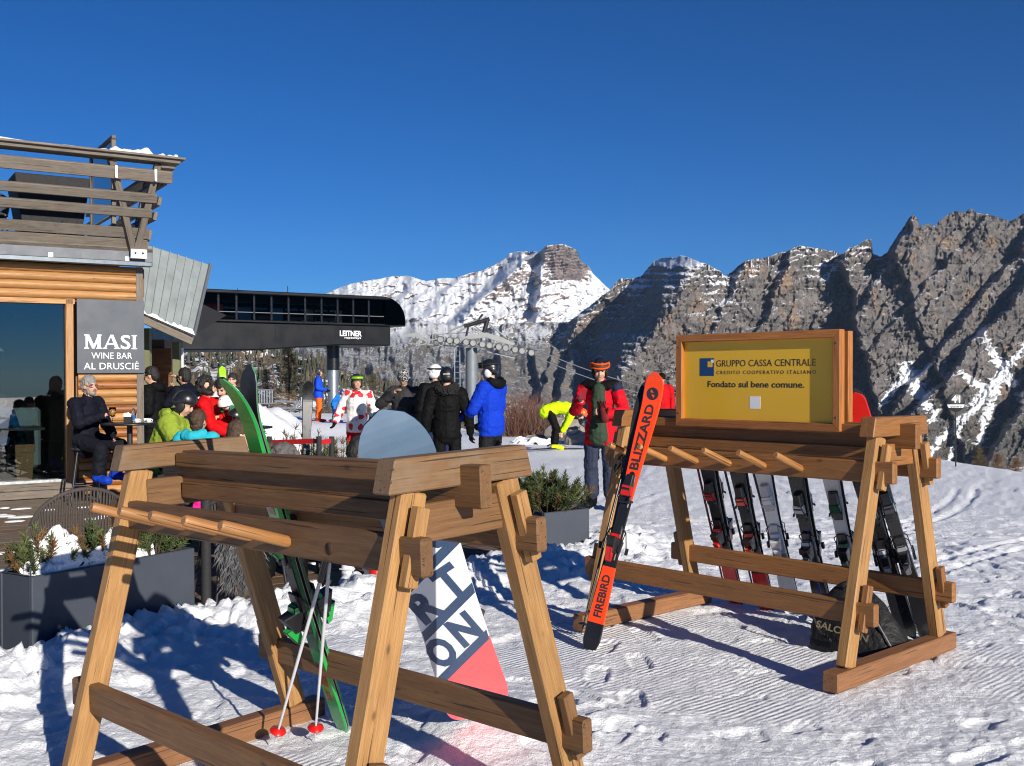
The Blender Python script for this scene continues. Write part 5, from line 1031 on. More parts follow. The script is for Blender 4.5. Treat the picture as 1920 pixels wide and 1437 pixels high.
def person(label, loc, heading, H=1.75, pose=None, J=None, lean=0, twist=0, yaw=0, pitch=0, roll=0, jacket=(.05, .05, .05), pants=(.03, .03, .035), boots=(.03, .03, .03), gloves=None, skin=0, bulk=1.1, hair='brown', style='short', headgear=None, voxel=.0145, extra=None, hem=.09, big_boots=True, face=True, zoff=0., hood=None, fold=.013, fine_hands=False, jmat=None, hand_pose=None):
    k = H / 1.75; D = {a: Vector(c) for a, c in (pose or BASE).items()}
    if lean or twist: lean_up(D, lean, twist)
    for a, c in (J or {}).items(): D[a] = Vector(c)
    D = {a: c * k for a, c in D.items()}
    root = thing('person', label, 'person', Matrix.Translation(loc) @ rotm('Z', heading) @ Matrix.Translation((0, 0, zoff)))
    jm = jmat or cloth(jacket); mats = [jm, cloth(pants), cloth(boots, .5), SKIN[skin], cloth(gloves, .6) if gloves else SKIN[skin]]; TAG = dict(j=0, p=1, b=2, s=3, g=4); names = list(TAG)
    for nm, c in (extra or {}).get('mats', {}).items(): TAG[nm] = len(mats); mats.append(c)
    prims = []
    def cap(tag_, p0, r0, p1, r1, flat=1., f=None): prims.append((TAG[tag_], Vector(p0), r0 * k, Vector(p1), r1 * k, flat, f))
    fwd = (D['chest'] - D['pelvis']).cross(D['shR'] - D['shL']).normalized(); fwd = -fwd if fwd.dot(Vector((0, 1, 0))) < 0 and abs(lean) < 80 else fwd
    bk = bulk; axis = (D['chest'] - D['pelvis']).normalized()
    cap('p', D['hipL'], .10, D['hipR'], .10, 1., fwd)
    cap('j', D['pelvis'] - axis * (hem - .03) * k, .172 * bk, D['waist'], .152 * bk, .84, fwd); cap('j', D['waist'], .152 * bk, D['chest'], .166 * bk, .80, fwd); cap('j', D['chest'], .163 * bk, D['neck'] - axis * .11 * k, .115 * bk, .78, fwd)
    cap('j', D['shL'], .076 * bk, D['shR'], .076 * bk, 1., fwd)
    cap('j', D['neck'] - axis * .08 * k, .085 * bk, D['neck'] + axis * .012 * k, .066)
    for s in 'LR':
        cap('j', D['sh' + s], .079 * bk, D['el' + s], .064 * bk); cap('j', D['el' + s], .064 * bk, D['ha' + s].lerp(D['el' + s], .12), .050 * bk)
        cap('p', D['hip' + s], .100, D['kn' + s], .080); cap('p', D['kn' + s], .080, D['an' + s].lerp(D['kn' + s], .2), .082)
        an, to, kn = D['an' + s], D['to' + s], D['kn' + s]
        if big_boots: cap('b', an + Vector((0, 0, -.02 * k)), .062, an.lerp(kn, .3), .07)
        cap('b', an - (to - an) * .22 + Vector((0, 0, -.035 * k)), .05, to, .048)
        h, e = D['ha' + s], D['el' + s]; d = (h - e).normalized(); R = .9 if not gloves else 1.25
        pr = (hand_pose or {}).get(s); tod = Vector(pr[0]).normalized() if pr else (d + Vector((0, .25, -.2))).normalized(); sidev = Vector(pr[1]).normalized() if pr else Vector((-.3 if s == 'R' else .3, .8, 0)).normalized(); nv = tod.cross(sidev).normalized(); sidev = nv.cross(tod).normalized()
        cap('g', h, .030 * R, h + tod * .06 * k, .036 * R, .62, nv)
        for fi, (off, ln) in enumerate(((-.03, .062), (-.01, .075), (.01, .07), (.029, .055))):
            q0 = h + tod * .075 * k + sidev * off * k * R; q1 = q0 + (tod + nv * .35).normalized() * ln * .55 * k; q2 = q1 + (tod * .5 + nv * .9).normalized() * ln * .5 * k; cap('g', q0, .0105 * R, q1, .0095 * R); cap('g', q1, .0095 * R, q2, .008 * R)
        t0 = h + tod * .025 * k - sidev * .034 * k * R; cap('g', t0, .012 * R, t0 + (tod * .6 - sidev * .7 + nv * .4).normalized() * .05 * k, .010 * R)
    hd = D['head']; tilt = axis.to_track_quat('Z', 'Y').to_matrix().to_4x4() if False else Matrix()
    HM = Matrix.Translation(hd) @ rotm('Z', yaw) @ rotm('X', -pitch) @ rotm('Y', roll) @ Matrix.Scale(k, 4)
    hp = lambda *a: HM @ Vector(a)
    cap('s', D['neck'] - Vector((0, 0, .03)), .056, hp(0, -.015, -.06), .05)
    prims.append((TAG['s'], 'ell', HM @ Matrix.Translation((0, -.012, .028)), (.074, .094, .098))); prims.append((TAG['s'], 'ell', HM @ Matrix.Translation((0, .026, -.035)), (.060, .068, .082))); prims.append((TAG['s'], 'ell', HM @ Matrix.Translation((0, .050, -.088)), (.034, .035, .027)))
    cap('s', hp(0, .088, .012), .009, hp(0, .108, -.028), .0145); 
    for sx in (-1, 1): prims.append((TAG['s'], 'ell', HM @ Matrix.Translation((sx * .074, -.01, -.012)), (.012, .022, .032))); cap('s', hp(sx * .035, .07, -.03), .02, hp(sx * .038, .06, -.05), .02)
    for e in (extra or {}).get('prims', []): cap(e[0], Vector(e[1]) * k, e[2], Vector(e[3]) * k, e[4], e[5] if len(e) > 5 else 1., e[6] if len(e) > 6 else None)
    b = MB()
    for p in prims:
        if isinstance(p[1], str): b.ell((0, 0, 0), p[3], 14, p[2])
        else: capsule(b, p[1], p[2], p[3], p[4], p[5], p[6])
    me = union(b, voxel); n = len(me.vertices); co = np.zeros(n * 3); me.vertices.foreach_get('co', co); co = co.reshape(-1, 3)
    best = np.full(n, 1e9); who = np.zeros(n, int); widx = np.zeros(n, int); legi = [i for i, p in enumerate(prims) if p[0] == 1 and not isinstance(p[1], str)]
    for pi_, p in enumerate(prims):
        if isinstance(p[1], str):
            Mi = np.array(p[2].inverted()); q = co @ Mi[:3, :3].T + Mi[:3, 3]; r = np.array(p[3]); d = (np.linalg.norm(q / r, axis=1) - 1) * min(r)
        else:
            a, c = np.array(p[1]), np.array(p[3]); ab = c - a; t = np.clip(((co - a) @ ab) / max(ab @ ab, 1e-9), 0, 1); v = co - a - t[:, None] * ab
            if p[5] < 1 and p[6] is not None:
                f = np.array(p[6]); f = f / np.linalg.norm(f); v = v + np.outer(v @ f, f) * (1 / p[5] - 1)
            d = np.linalg.norm(v, axis=1) - (p[2] + (p[4] - p[2]) * t)
        m = d < best; best[m] = d[m]; who[m] = p[0]; widx[m] = pi_
    if min((D['hipL'] - D['knL']).normalized().dot(axis), (D['hipR'] - D['knR']).normalized().dot(axis)) > .7:
        s_ = (co - np.array(D['pelvis'] - axis * (hem + .085) * k)) @ np.array(axis); lowtorso = np.isin(widx, (0, 1)); leg = np.isin(widx, legi); who[(lowtorso | leg) & (s_ > 0)] = 0; who[lowtorso & (s_ <= 0)] = 1
    nr = np.zeros(n * 3); me.vertices.foreach_get('normal', nr); nr = nr.reshape(-1, 3); sdm = hash(label) % 97 if False else len(label)
    am = np.where((who == TAG['s']) | (who == TAG['g']), 0, fold); ds = am * (ridged(co[:, 0] * 6, co[:, 1] * 6, co[:, 2] * 9, oct=3, seed=sdm) * .7 + .35 * vnoise(co[:, 0] * 30, co[:, 1] * 30, co[:, 2] * 30, seed=sdm)); co = co + nr * ds[:, None]; me.vertices.foreach_set('co', co.astype(np.float32).ravel())
    lp = np.zeros(len(me.loops), int); me.loops.foreach_get('vertex_index', lp); st_ = np.zeros(len(me.polygons), int); me.polygons.foreach_get('loop_start', st_)
    me.materials.clear()
    for q in mats: me.materials.append(q)
    me.polygons.foreach_set('material_index', who[lp[st_]].astype(np.int32)); me.polygons.foreach_set('use_smooth', np.ones(len(me.polygons), bool)); me.update()
    body = link('body', me, root)
    if face:
        for sx in (-1, 1):
            b = MB(); b.ell((sx * .031, .079, .004), (.011, .006, .006), 8); b.build('eye', eye_m, root, HM)
            b = MB(); b.tube([(sx * .015, .088, .022), (sx * .034, .086, .027), (sx * .05, .075, .022)], .005, 5); b.build('eyebrow', hair_m[hair], root, HM)
        b = MB(); b.ell((0, .086, -.062), (.023, .008, .006), 10); b.build('mouth', lip_m, root, HM)
    if style and not headgear or style in ('long', 'beard', 'ponytail'):
        b = MB()
        if style in ('short', 'beard') and not headgear:
            b.ell((0, -.022, .05), (.082, .096, .092), 18); b.ell((0, -.06, -.0), (.076, .06, .09), 16)
        if style == 'bun': b.ell((0, -.022, .04), (.084, .102, .098), 18); b.ell((0, -.06, -.03), (.074, .062, .09), 14); b.ell((0, -.115, .02), (.045, .04, .045), 12)
        if style == 'curly':
            rr = random.Random(3)
            for i in range(60): a, e = rr.uniform(0, 6.28), rr.uniform(-.6, 1.5); d = Vector((math.cos(a) * math.cos(e), math.sin(a) * math.cos(e), math.sin(e))); 
            for i in range(70):
                a, e = rr.uniform(0, 6.28), rr.uniform(-.9, 1.5); d = Vector((math.cos(a) * math.cos(e), math.sin(a) * math.cos(e), math.sin(e)))
                if d.y > .55 and d.z < .45: continue
                b.ell(Vector((0, -.03, .015)) + Vector((d.x * .105, d.y * .11, d.z * .12)), (.034,) * 3, 8)
        if style in ('long', 'ponytail'):
            for i in range(16): x = -.07 + .14 * i / 15; b.tube([(x * .8, -.07, -.02), (x, -.085, -.12), (x * 1.15, -.06 + .05 * math.sin(i), -.26 - .05 * (i % 3))], [.016, .018, .006], 6)
        if b.v:
            hm = union(b, .009, 2); hn = len(hm.vertices); hc = np.zeros(hn * 3); hm.vertices.foreach_get('co', hc); hc = hc.reshape(-1, 3); nn = np.zeros(hn * 3); hm.vertices.foreach_get('normal', nn); hc += nn.reshape(-1, 3) * (.008 * ridged(hc[:, 0] * 50, hc[:, 1] * 50, hc[:, 2] * 22, oct=2, seed=4))[:, None]; hm.vertices.foreach_set('co', hc.astype(np.float32).ravel()); hm.materials.clear(); hm.materials.append(hair_m[hair]); hm.polygons.foreach_set('use_smooth', np.ones(len(hm.polygons), bool)); hm.update(); link('hair', hm, root, HM)
        if style == 'beard' or (extra or {}).get('beard'):
            b = MB(); b.ell((0, .048, -.092), (.042, .040, .03), 14); b.ell((0, .090, -.049), (.022, .008, .006), 10); b.ell((-.05, .026, -.07), (.012, .032, .034), 10); b.ell((.05, .026, -.07), (.012, .032, .034), 10); b.build('beard', hair_m[(extra or {}).get('beard', hair)], root, HM)
    if headgear: headgear(root, HM)
    if hood:
        b = MB(); c = D['neck'] + axis * .0 - fwd * .06 * k
        for i in range(9): a = math.pi * (i / 8); b.ell(c + Vector((.11 * k * math.cos(a), 0, 0)) - fwd * (.075 * k * math.sin(a)) + Vector((0, 0, .02 * k - .03 * k * math.sin(a))), (.055 * k, .05 * k, .065 * k), 10)
        hm = union(b, .012 if hood.name != 'black_fur' else .009, 3); hn = len(hm.vertices); hc = np.zeros(hn * 3); hm.vertices.foreach_get('co', hc); hc = hc.reshape(-1, 3); nn = np.zeros(hn * 3); hm.vertices.foreach_get('normal', nn); am_ = .03 if hood.name == 'black_fur' else .012; fq = 60 if hood.name == 'black_fur' else 18
        hc += nn.reshape(-1, 3) * (am_ * vnoise(hc[:, 0] * fq, hc[:, 1] * fq, hc[:, 2] * fq, seed=4))[:, None]; hm.vertices.foreach_set('co', hc.astype(np.float32).ravel()); hm.materials.clear(); hm.materials.append(hood); hm.polygons.foreach_set('use_smooth', np.ones(len(hm.polygons), bool)); hm.update(); link('hood', hm, root)
    root['headm'] = 0; del root['headm']
    return root, D, HM
def helmet(col, accent=None, goggles=None, strap=(.02, .02, .02), low=.40, logo=None, stripe=None, ear=True, rough=.3, gog_up=True):
    def f(root, HM):
        sh = M_plain('helmet_shell_%d' % len(bpy.data.materials), col, rough, 0, .06, 5, coat=.3); ac = cloth(accent or (.02, .02, .02), .5)
        b = MB(); b.ell((0, -.012, .04), (.098, .122, .112), 28, rotm('X', 17), 0, (low + .04, 1)); b.ell((0, -.045, .01), (.095, .088, .085), 20, None, 0, (.2, .8)); h = b.build('helmet', [sh], root, HM)
        if ear:
            for sx in (-1, 1): b = MB(); b.ell((sx * .078, -.005, -.035), (.022, .05, .06), 14); b.build('ear_pad', ac, root, HM)
            b = MB(); b.tube([(-.08, .0, -.07), (-.045, .03, -.125), (0, .045, -.135), (.045, .03, -.125), (.08, 0, -.07)], .006, 6); b.build('chin_strap', cloth(strap, .6), root, HM)
        for i in range(3): b = MB(); b.box((-.03 + .03 * i, .035, .138 - .006 * abs(i - 1)), (.01, .045, .006)); b.build('vent', black_f, root, HM)
        if stripe is not None:
            P = [[Vector((x, -.012 + .1235 * math.cos(a), .035 + .1135 * math.sin(a))) for x in (-.026, -.012, 0, .012, .026)] for a in [R_(15 + 130 * i / 16) for i in range(17)]]; b = MB(); b.grid(P); b.build('stripe', cloth(stripe, .4), root, HM)
        if goggles is not None:
            zc, el = (.078, 14) if gog_up else (.006, 0)
            P = []; Q = []
            for i in range(15):
                a = R_(-68 + 136 * i / 14); hw = .027 - .010 * max(0, 1 - abs(i - 7) / 2.5) * 0; P.append([Vector((.112 * math.sin(a), -.005 + .138 * math.cos(a), zc - hw)), Vector((.116 * math.sin(a), .002 + .142 * math.cos(a), zc)), Vector((.112 * math.sin(a), -.008 + .138 * math.cos(a), zc + hw))])
            b = MB(); b.grid(P); b.build('goggle_lens', M_plain('lens_%d' % len(bpy.data.materials), goggles[1], .08, .3, .1, 8, coat=.6), root, HM)
            b = MB(); b.tube([r[0] for r in P] + [P[-1][1]] + [r[2] for r in P[::-1]] + [P[0][1], P[0][0]], .010, 6); b.build('goggle_frame', cloth(goggles[0], .4), root, HM)
            b = MB(); b.tube([Vector((.104 * math.cos(a), -.012 + .128 * math.sin(a), zc - .0)) for a in [R_(158 + 224 * i / 18) for i in range(19)]], .014, 6, sx=.35); b.build('goggle_strap', cloth(goggles[0] if len(goggles) < 3 else goggles[2], .6), root, HM)
        if logo: text('lettering', logo[0], logo[2], cloth(logo[1], .5), root, HM @ logo[3], .001)
    return f
def beanie(col, pattern=None):
    def f(root, HM):
        b = MB(); b.ell((0, -.015, .05), (.088, .106, .10), 20, None, 0, (.32, 1)); b.build('beanie', pattern or cloth(col, .9), root, HM)
        b = MB(); b.tube([Vector((.089 * math.cos(a), -.015 + .105 * math.sin(a), .005)) for a in [6.2832 * i / 20 for i in range(21)]], .017, 6, sx=.5); b.build('beanie_cuff', pattern or cloth(col, .9), root, HM)
    return f
def stand(u, Y): p = at(u, 750, Y); return Vector((p.x, Y, float(ground_h(p.x, Y, False))))
def spot(u, Y, z=0.): p = at(u, 750, Y); return Vector((p.x, Y, z))
NAVY = (.006, .007, .014); BLK = (.0045, .0045, .0055)
# seated man on the bar stool
logo_p = {'mats': {'w': cloth((.6, .6, .6), .6)}, 'prims': []}
r1, D1, H1 = person('grey haired man in glasses and dark jacket sitting on a bar stool with a cup', spot(163, 13.5), -112, 1.80, dict(SIT), dict(pelvis=(0, -.02, .82), waist=(0, -.02, .95), chest=(0, -.01, 1.14), neck=(0, .01, 1.33), head=(0, .05, 1.485), shL=(-.19, -.01, 1.27), shR=(.19, -.01, 1.27), elL=(-.27, .06, 1.0), elR=(.26, .12, 1.03), haL=(-.12, .30, .88), haR=(.06, .33, 1.13), hipL=(-.1, 0, .81), hipR=(.1, 0, .81), knL=(-.15, .40, .74), knR=(.17, .38, .72), anL=(-.10, .36, .40), anR=(.16, .33, .38), toL=(-.11, .52, .35), toR=(.18, .49, .33)), bulk=1.04, jacket=NAVY, pants=(.008, .009, .014), boots=srgb(20, 60, 170)[:3], hair='grey', style='short', skin=0, extra={'beard': 'grey'}, voxel=.010, yaw=-12)
b = MB()
for sx in (-1, 1): b.tube([Vector((sx * .033 + .026 * math.cos(a), .096 - .012 * abs(math.cos(a)), .002 + .019 * math.sin(a))) for a in [6.2832 * i / 14 for i in range(15)]], .0035, 5)
b.tube([(-.06, .085, .006), (-.08, .0, .006)], .003, 5); b.tube([(.06, .085, .006), (.08, .0, .006)], .003, 5); b.build('glasses', cloth((.14, .02, .02), .4), r1, H1)
text('lettering', 'IA', .06, cloth((.7, .7, .7), .5), r1, frame((.275, .03, 1.10), (-.25, .97, 0), y=(.25, .05, .95)), .002)
person('man in a black hooded jacket standing at the corner of the wine bar', spot(287, 15.6), 84, 1.80, jacket=BLK, pants=BLK, boots=BLK, hair='black', style='short', pitch=12, J=dict(haL=(-.12, .22, 1.02), haR=(.14, .22, 1.02)), hood=cloth(BLK), bulk=1.2)
person('person in a lime green jacket and black helmet bent over a table', spot(302, 11.4), -88, 1.80, SIT, zoff=.13, lean=16, pitch=30, jacket=srgb(132, 150, 52)[:3], pants=BLK, hair='black', style='short', headgear=helmet((.012, .012, .013), rough=.35), bulk=1.28, hood=cloth(srgb(132, 150, 52)[:3]), J=dict(haL=(-.12, .50, .78), haR=(.16, .50, .78), elL=(-.29, .26, .74), elR=(.31, .26, .76)), voxel=.011)
person('person with curly black hair in a red jacket seen from behind', spot(381, 13.6), -72, 1.72, SIT, zoff=.30, jacket=srgb(196, 14, 20)[:3], pants=(.05, .06, .09), hair='black', style='curly', J=dict(haR=(.26, .34, .60), elR=(.28, .1, .72)), yaw=12, voxel=.012)
person('bearded man in a red jacket looking down at the helmet in his hands', spot(424, 14.3), 172, 1.80, SIT, zoff=.24, lean=6, pitch=32, jacket=srgb(200, 20, 20)[:3], pants=BLK, hair='black', style='beard', J=dict(haL=(-.05, .30, .84), haR=(.07, .30, .82), elL=(-.29, .14, .78), elR=(.29, .14, .78)), bulk=1.18, voxel=.011)
person('child in a turquoise jacket with hair in a bun, back to the camera', spot(368, 10.2), -12, 1.5, SIT, zoff=.15, jacket=srgb(44, 168, 184)[:3], pants=BLK, hair='brown', style='bun', J=dict(), hood=cloth(srgb(44, 168, 184)[:3]), bulk=1.25, voxel=.011)
person('short haired man sitting behind the left cap of the near rack, face turned right', spot(438, 9.2), -62, 1.76, SIT, zoff=-.12, jacket=BLK, pants=BLK, hair='brown', style='short', J=dict())
person('person in dark navy raising a drink behind the red jackets', spot(350, 15.8), 60, 1.76, SIT, zoff=.42, jacket=NAVY, pants=BLK, hair='black', style='short', J=dict(haR=(.05, .22, 1.2), elR=(.28, .16, 1.0), haL=(-.05, .25, 1.05), elL=(-.28, .1, .82)))
person('dark haired person half hidden behind the tip of the green skis', spot(438, 19.5), 150, 1.72, jacket=(.03, .03, .04), hair='black', style='short')
person('grey haired person bowed low behind the near rack plank', spot(549, 8.9), 178, 1.72, SIT, lean=24, pitch=42, zoff=-.20, jacket=BLK, pants=BLK, hair='salt', style='curly', skin=1)
person('dark haired man in sunglasses beside the snowboard tip', spot(637, 9.0), -70, 1.76, SIT, lean=10, pitch=18, zoff=-.24, jacket=srgb(120, 170, 210)[:3], pants=BLK, hair='black', style='short', skin=1, extra={'mats': {'k': cloth(BLK)}, 'prims': [('k', (-.2, 0, .95), .09, (-.25, .06, .74), .08)]})
person('person in a yellow green jacket hidden behind the green skis', spot(484, 9.6), -120, 1.70, SIT, lean=6, jacket=srgb(180, 215, 60)[:3], pants=BLK, hair='brown', style='short', zoff=-.26)
# skiers on the piste
person('skier in a blue jacket and orange trousers standing by the hill', stand(597, 34), -75, 1.74, jacket=srgb(24, 70, 190)[:3], pants=srgb(240, 100, 30)[:3], boots=(.3, .03, .03), gloves=BLK, headgear=helmet((.04, .04, .045)), J=dict(haL=(-.2, .24, 1.05), haR=(.2, .24, 1.05)), voxel=.02, face=False)
person('small child in blue ski clothes bending forward with poles', stand(628, 33), -110, 1.12, lean=35, jacket=srgb(30, 110, 190)[:3], pants=srgb(24, 50, 110)[:3], boots=(.2, .2, .5), gloves=BLK, headgear=helmet(srgb(30, 70, 140)[:3]), voxel=.018, face=False)
t = NT('maple_print'); co = t.coord('Object', rnd=False); vo = t.n('ShaderNodeTexVoronoi'); vo.inputs['Scale'].default_value = 6.5; vo.inputs['Randomness'].default_value = .8; nz_ = t.noise(co, 16, 2); mp = t.n('ShaderNodeMix', data_type='VECTOR'); 
t.l(co, vo.inputs['Vector']); k_ = t.math('ADD', vo.outputs['Distance'], t.math('MULTIPLY', t.math('SUBTRACT', nz_, .5), .5)); t.set('Base Color', t.mix(t.ramp(k_, [(.33, (1,) * 3), (.36, (0,) * 3)]), (.74, .72, .70), (.55, .015, .03))); t.set('Roughness', .7); maple = t.mat
rw, Dw, Hw = person('blonde woman in a white jacket with red leaf print and red trousers', stand(670, 17.6), 168, 1.70, yaw=38, jmat=maple, pants=srgb(186, 16, 24)[:3], boots=(.5, .5, .5), gloves=BLK, hair='blond', style='long', headgear=helmet((.015, .015, .018), goggles=((.03, .05, .03), srgb(150, 210, 30)[:3]), gog_up=True), J=dict(elL=(-.32, -.0, 1.12), haL=(-.33, .2, 1.0), elR=(.32, 0, 1.12), haR=(.36, .14, .92)), bulk=1.12, hem=.12)
bpat = NT('beanie_print'); co = bpat.coord('Object', rnd=False); bpat.set('Base Color', bpat.ramp(bpat.noise(co, 60, 2), [(.5, (.015,) * 3), (.54, (.5,) * 3)], 'CONSTANT')); bpat.set('Roughness', .9)
person('person in a dark grey jacket and patterned beanie with hand to face', stand(758, 16.2), 165, 1.74, yaw=10, pitch=38, jacket=(.035, .035, .038), pants=srgb(200, 28, 24)[:3], boots=BLK, skin=1, style=None, headgear=beanie(BLK, bpat.mat), J=dict(elR=(.36, .1, 1.22), haR=(.06, .22, 1.42), elL=(-.3, .02, 1.14), haL=(-.22, .2, 1.0)), bulk=1.25)
person('skier in black with a white helmet facing away in the group', stand(818, 15.6), 22, 1.80, jacket=BLK, pants=srgb(120, 130, 170)[:3], boots=BLK, gloves=BLK, style=None, yaw=-50, headgear=helmet((.72, .73, .75), goggles=((.02, .02, .02), (.02, .02, .025), (.02, .02, .02)), gog_up=True, logo=('POC', (.7, .7, .7), .06, frame((-.05, -.139, .035), (1, 0, 0), y=(0, .15, 1)))), face=False, bulk=1.18, J=dict(haR=(.3, .2, 1.0)))
fur = M_plain('black_fur', (.008, .007, .007), .95, 0, .3, 40, 1., 120)
rb, Db, Hb = person('woman in a black jacket with fur trimmed hood, back to the camera', stand(838, 14.1), 4, 1.74, jacket=(.004, .004, .0045), pants=(.005, .005, .006), boots=BLK, gloves=BLK, style=None, face=False, headgear=helmet((.010, .010, .011), rough=.4, logo=('descente', (.5, .5, .5), .026, frame((.045, -.1345, .045), (-1, 0, 0), y=(0, .2, 1)))), hood=fur, bulk=1.12, J=dict(elL=(-.28, -.03, 1.12), haL=(-.30, .02, .84), elR=(.29, -.03, 1.12), haR=(.32, .03, .84)), voxel=.011)
person('tall man in a bright blue jacket and black helmet facing left', stand(921, 14.2), 58, 1.84, yaw=15, pitch=6, jacket=srgb(16, 54, 176)[:3], pants=(.012, .012, .014), boots=BLK, gloves=BLK, style=None, face=False, headgear=helmet((.012, .012, .014), accent=(.7, .7, .7), goggles=((.02, .02, .02), (.02, .02, .02))), J=dict(elL=(-.27, .10, 1.12), haL=(-.2, .34, 1.0), elR=(.28, .06, 1.10), haR=(.22, .30, .92)), hood=cloth(BLK), bulk=1.16, voxel=.011)
# man with the phone
rd_ = srgb(190, 18, 34)[:3]; MX = {'mats': {'k': cloth(BLK), 'f': cloth(srgb(52, 66, 52)[:3]), 'n': cloth(srgb(36, 42, 64)[:3])}, 'prims': [('f', (0, .10, 1.38), .072, (0, .115, 1.05), .088, .8, (0, 1, 0)), ('f', (0, .115, 1.05), .09, (0, .12, .84), .105, .7, (0, 1, 0)), ('k', (-.05, .04, 1.42), .06, (-.16, .0, 1.44), .066), ('k', (.05, .04, 1.42), .06, (.16, .0, 1.44), .066), ('n', (-.19, .0, 1.40), .078, (-.215, -.01, 1.28), .074), ('f', (0, .01, 1.42), .066, (0, .015, 1.45), .06)]}
rp, Dp_, Hp_ = person('man in a red jacket and striped helmet looking at his phone', stand(1126, 12.8), 162, 1.83, yaw=16, pitch=17, jacket=rd_, pants=srgb(48, 54, 72)[:3], boots=BLK, hair='brown', style=None, headgear=helmet((.012, .012, .013), goggles=(srgb(232, 84, 20)[:3], (.16, .05, .02), (.02, .02, .02)), stripe=(.78, .78, .76)), extra=MX, bulk=.98, J=dict(elR=(.30, .04, 1.14), haR=(.16, .30, 1.26), elL=(-.30, .06, 1.14), haL=(-.10, .28, 1.10)), voxel=.0085, hem=.13, hand_pose=dict(R=((-.25, .25, .9), (-.9, .2, 0)), L=((.6, .5, .3), (0, .3, -.9))))
b = MB(); b.box((0, 0, 0), (.075, .01, .15)); b.build('phone', cloth((.25, .02, .03), .3), None, Matrix()); ph = bpy.data.objects['phone']; ph.matrix_world = rp.matrix_world @ Matrix.Translation((.13, .35, 1.40)) @ rotm('X', 30) @ rotm('Z', 10); tag(ph, 'dark red phone held up by the man in the red jacket', 'phone')
gl_ = thing('ski_gloves', 'black and red ski gloves held by the man in the red jacket', 'gloves', rp.matrix_world @ Matrix.Translation((-.10, .36, 1.16)))
for i, (dx, rz) in enumerate(((0, 10), (-.03, -14))):
    b = MB(); M_ = rotm('Z', rz) @ rotm('X', -20)
    capsule(b, M_ @ Vector((dx, 0, -.06)), .05, M_ @ Vector((dx, 0, .06)), .045, .6)
    for q in (-.036, -.012, .012, .036): capsule(b, M_ @ Vector((dx + q, .0, .09)), .0135, M_ @ Vector((dx + q * 1.2, .03, .17)), .012)
    capsule(b, M_ @ Vector((dx - .045, 0, .02)), .015, M_ @ Vector((dx - .08, .02, .09)), .012); gm = union(b, .007, 2); gm.materials.append(cloth(BLK if i == 0 else (.16, .02, .02), .55)); link('glove', gm, gl_)
person('skier in a neon yellow jacket and orange helmet bending down', stand(1040, 24.2), -88, 1.74, lean=88, pitch=60, jacket=srgb(190, 225, 20)[:3], pants=BLK, boots=srgb(200, 215, 30)[:3], gloves=None, style=None, face=False, headgear=helmet(srgb(240, 90, 20)[:3]), J=dict(pelvis=(0, -.12, .90), hipL=(-.09, -.12, .88), hipR=(.09, -.12, .88), elL=(-.18, .30, .66), elR=(.18, .30, .66), haL=(-.15, .16, .42), haR=(.15, .16, .42), head=(0, .62, .82), neck=(0, .47, .9), shL=(-.18, .40, .90), shR=(.18, .40, .90), chest=(0, .3, .96), waist=(0, .06, .98)), voxel=.014)
person('person in a red jacket and dark beanie behind the tips of the red skis', stand(1241, 24.), 175, 1.72, jacket=srgb(180, 16, 24)[:3], pants=BLK, skin=1, style=None, headgear=beanie(BLK))
r_, D_, H_ = person('child in a blue top seen through the bar window', FM @ Vector((-1.72, 1.0, .2)), -10, 1.25, SIT, zoff=.25, jacket=srgb(20, 90, 140)[:3], pants=BLK, hair='brown', style='short', voxel=.014, face=False)
# ------------------------------------------------------------------ terrace furniture and small things
def stool(label, M, h=.74):
    s = thing('bar_stool', label, 'bar stool', M, 'bar stools'); b = MB(); b.lathe([(.0001, h), (.17, h), (.18, h - .015), (.17, h - .035), (.0001, h - .035)], 24); b.build('seat', black_f, s)
    for i in range(4): a = math.pi / 4 + i * math.pi / 2; b = MB(); b.tube([(.13 * math.cos(a), .13 * math.sin(a), h - .03), (.25 * math.cos(a), .25 * math.sin(a), 0)], .014, 8); b.build('leg', steel, s)
    for i in range(4): a, c = math.pi / 4 + i * math.pi / 2, math.pi / 4 + (i + 1) * math.pi / 2; b = MB(); b.tube([(.21 * math.cos(a), .21 * math.sin(a), .26), (.21 * math.cos(c), .21 * math.sin(c), .26)], .011, 6); b.build('foot_rail', steel, s)
    return s
stool('black metal bar stool under the seated man', Matrix.Translation(spot(160, 13.5)) @ rotm('Z', 20))
stool('bar stool under the person with curly hair', Matrix.Translation(spot(381, 13.6)), .70); stool('bar stool under the bearded man in red', Matrix.Translation(spot(426, 14.3)), .74); stool('bar stool under the drinker in navy', Matrix.Translation(spot(350, 15.8)), .76)
def bar_table(label, M, r=.34, h=1.06):
    s = thing('bar_table', label, 'table', M, 'bar tables'); b = MB(); b.lathe([(.0001, h), (r, h), (r + .008, h - .012), (r, h - .025), (.0001, h - .025)], 36); b.build('table_top', blackp, s); b = MB(); b.tube([(0, 0, .01), (0, 0, h - .02)], .035, 12); b.build('column', steel, s); b = MB(); b.lathe([(.0001, .03), (.22, .02), (.23, 0)], 28); b.build('base', steel, s); return s
T1 = spot(243, 13.3); bar_table('round black bar table with glass and cups beside the seated man', Matrix.Translation(T1)); T2 = spot(452, 13.8); bar_table('grey bar table in front of the bearded man in red', Matrix.Translation(T2), .4, .98)
t = NT('clear_glass'); t.set('Base Color', (.95, .97, 1, 1)); t.set('Roughness', .03); t.set('Transmission Weight', 1.); t.set('IOR', 1.45); cg = t.mat
beer = M_plain('beer', (.55, .26, .04), .2)
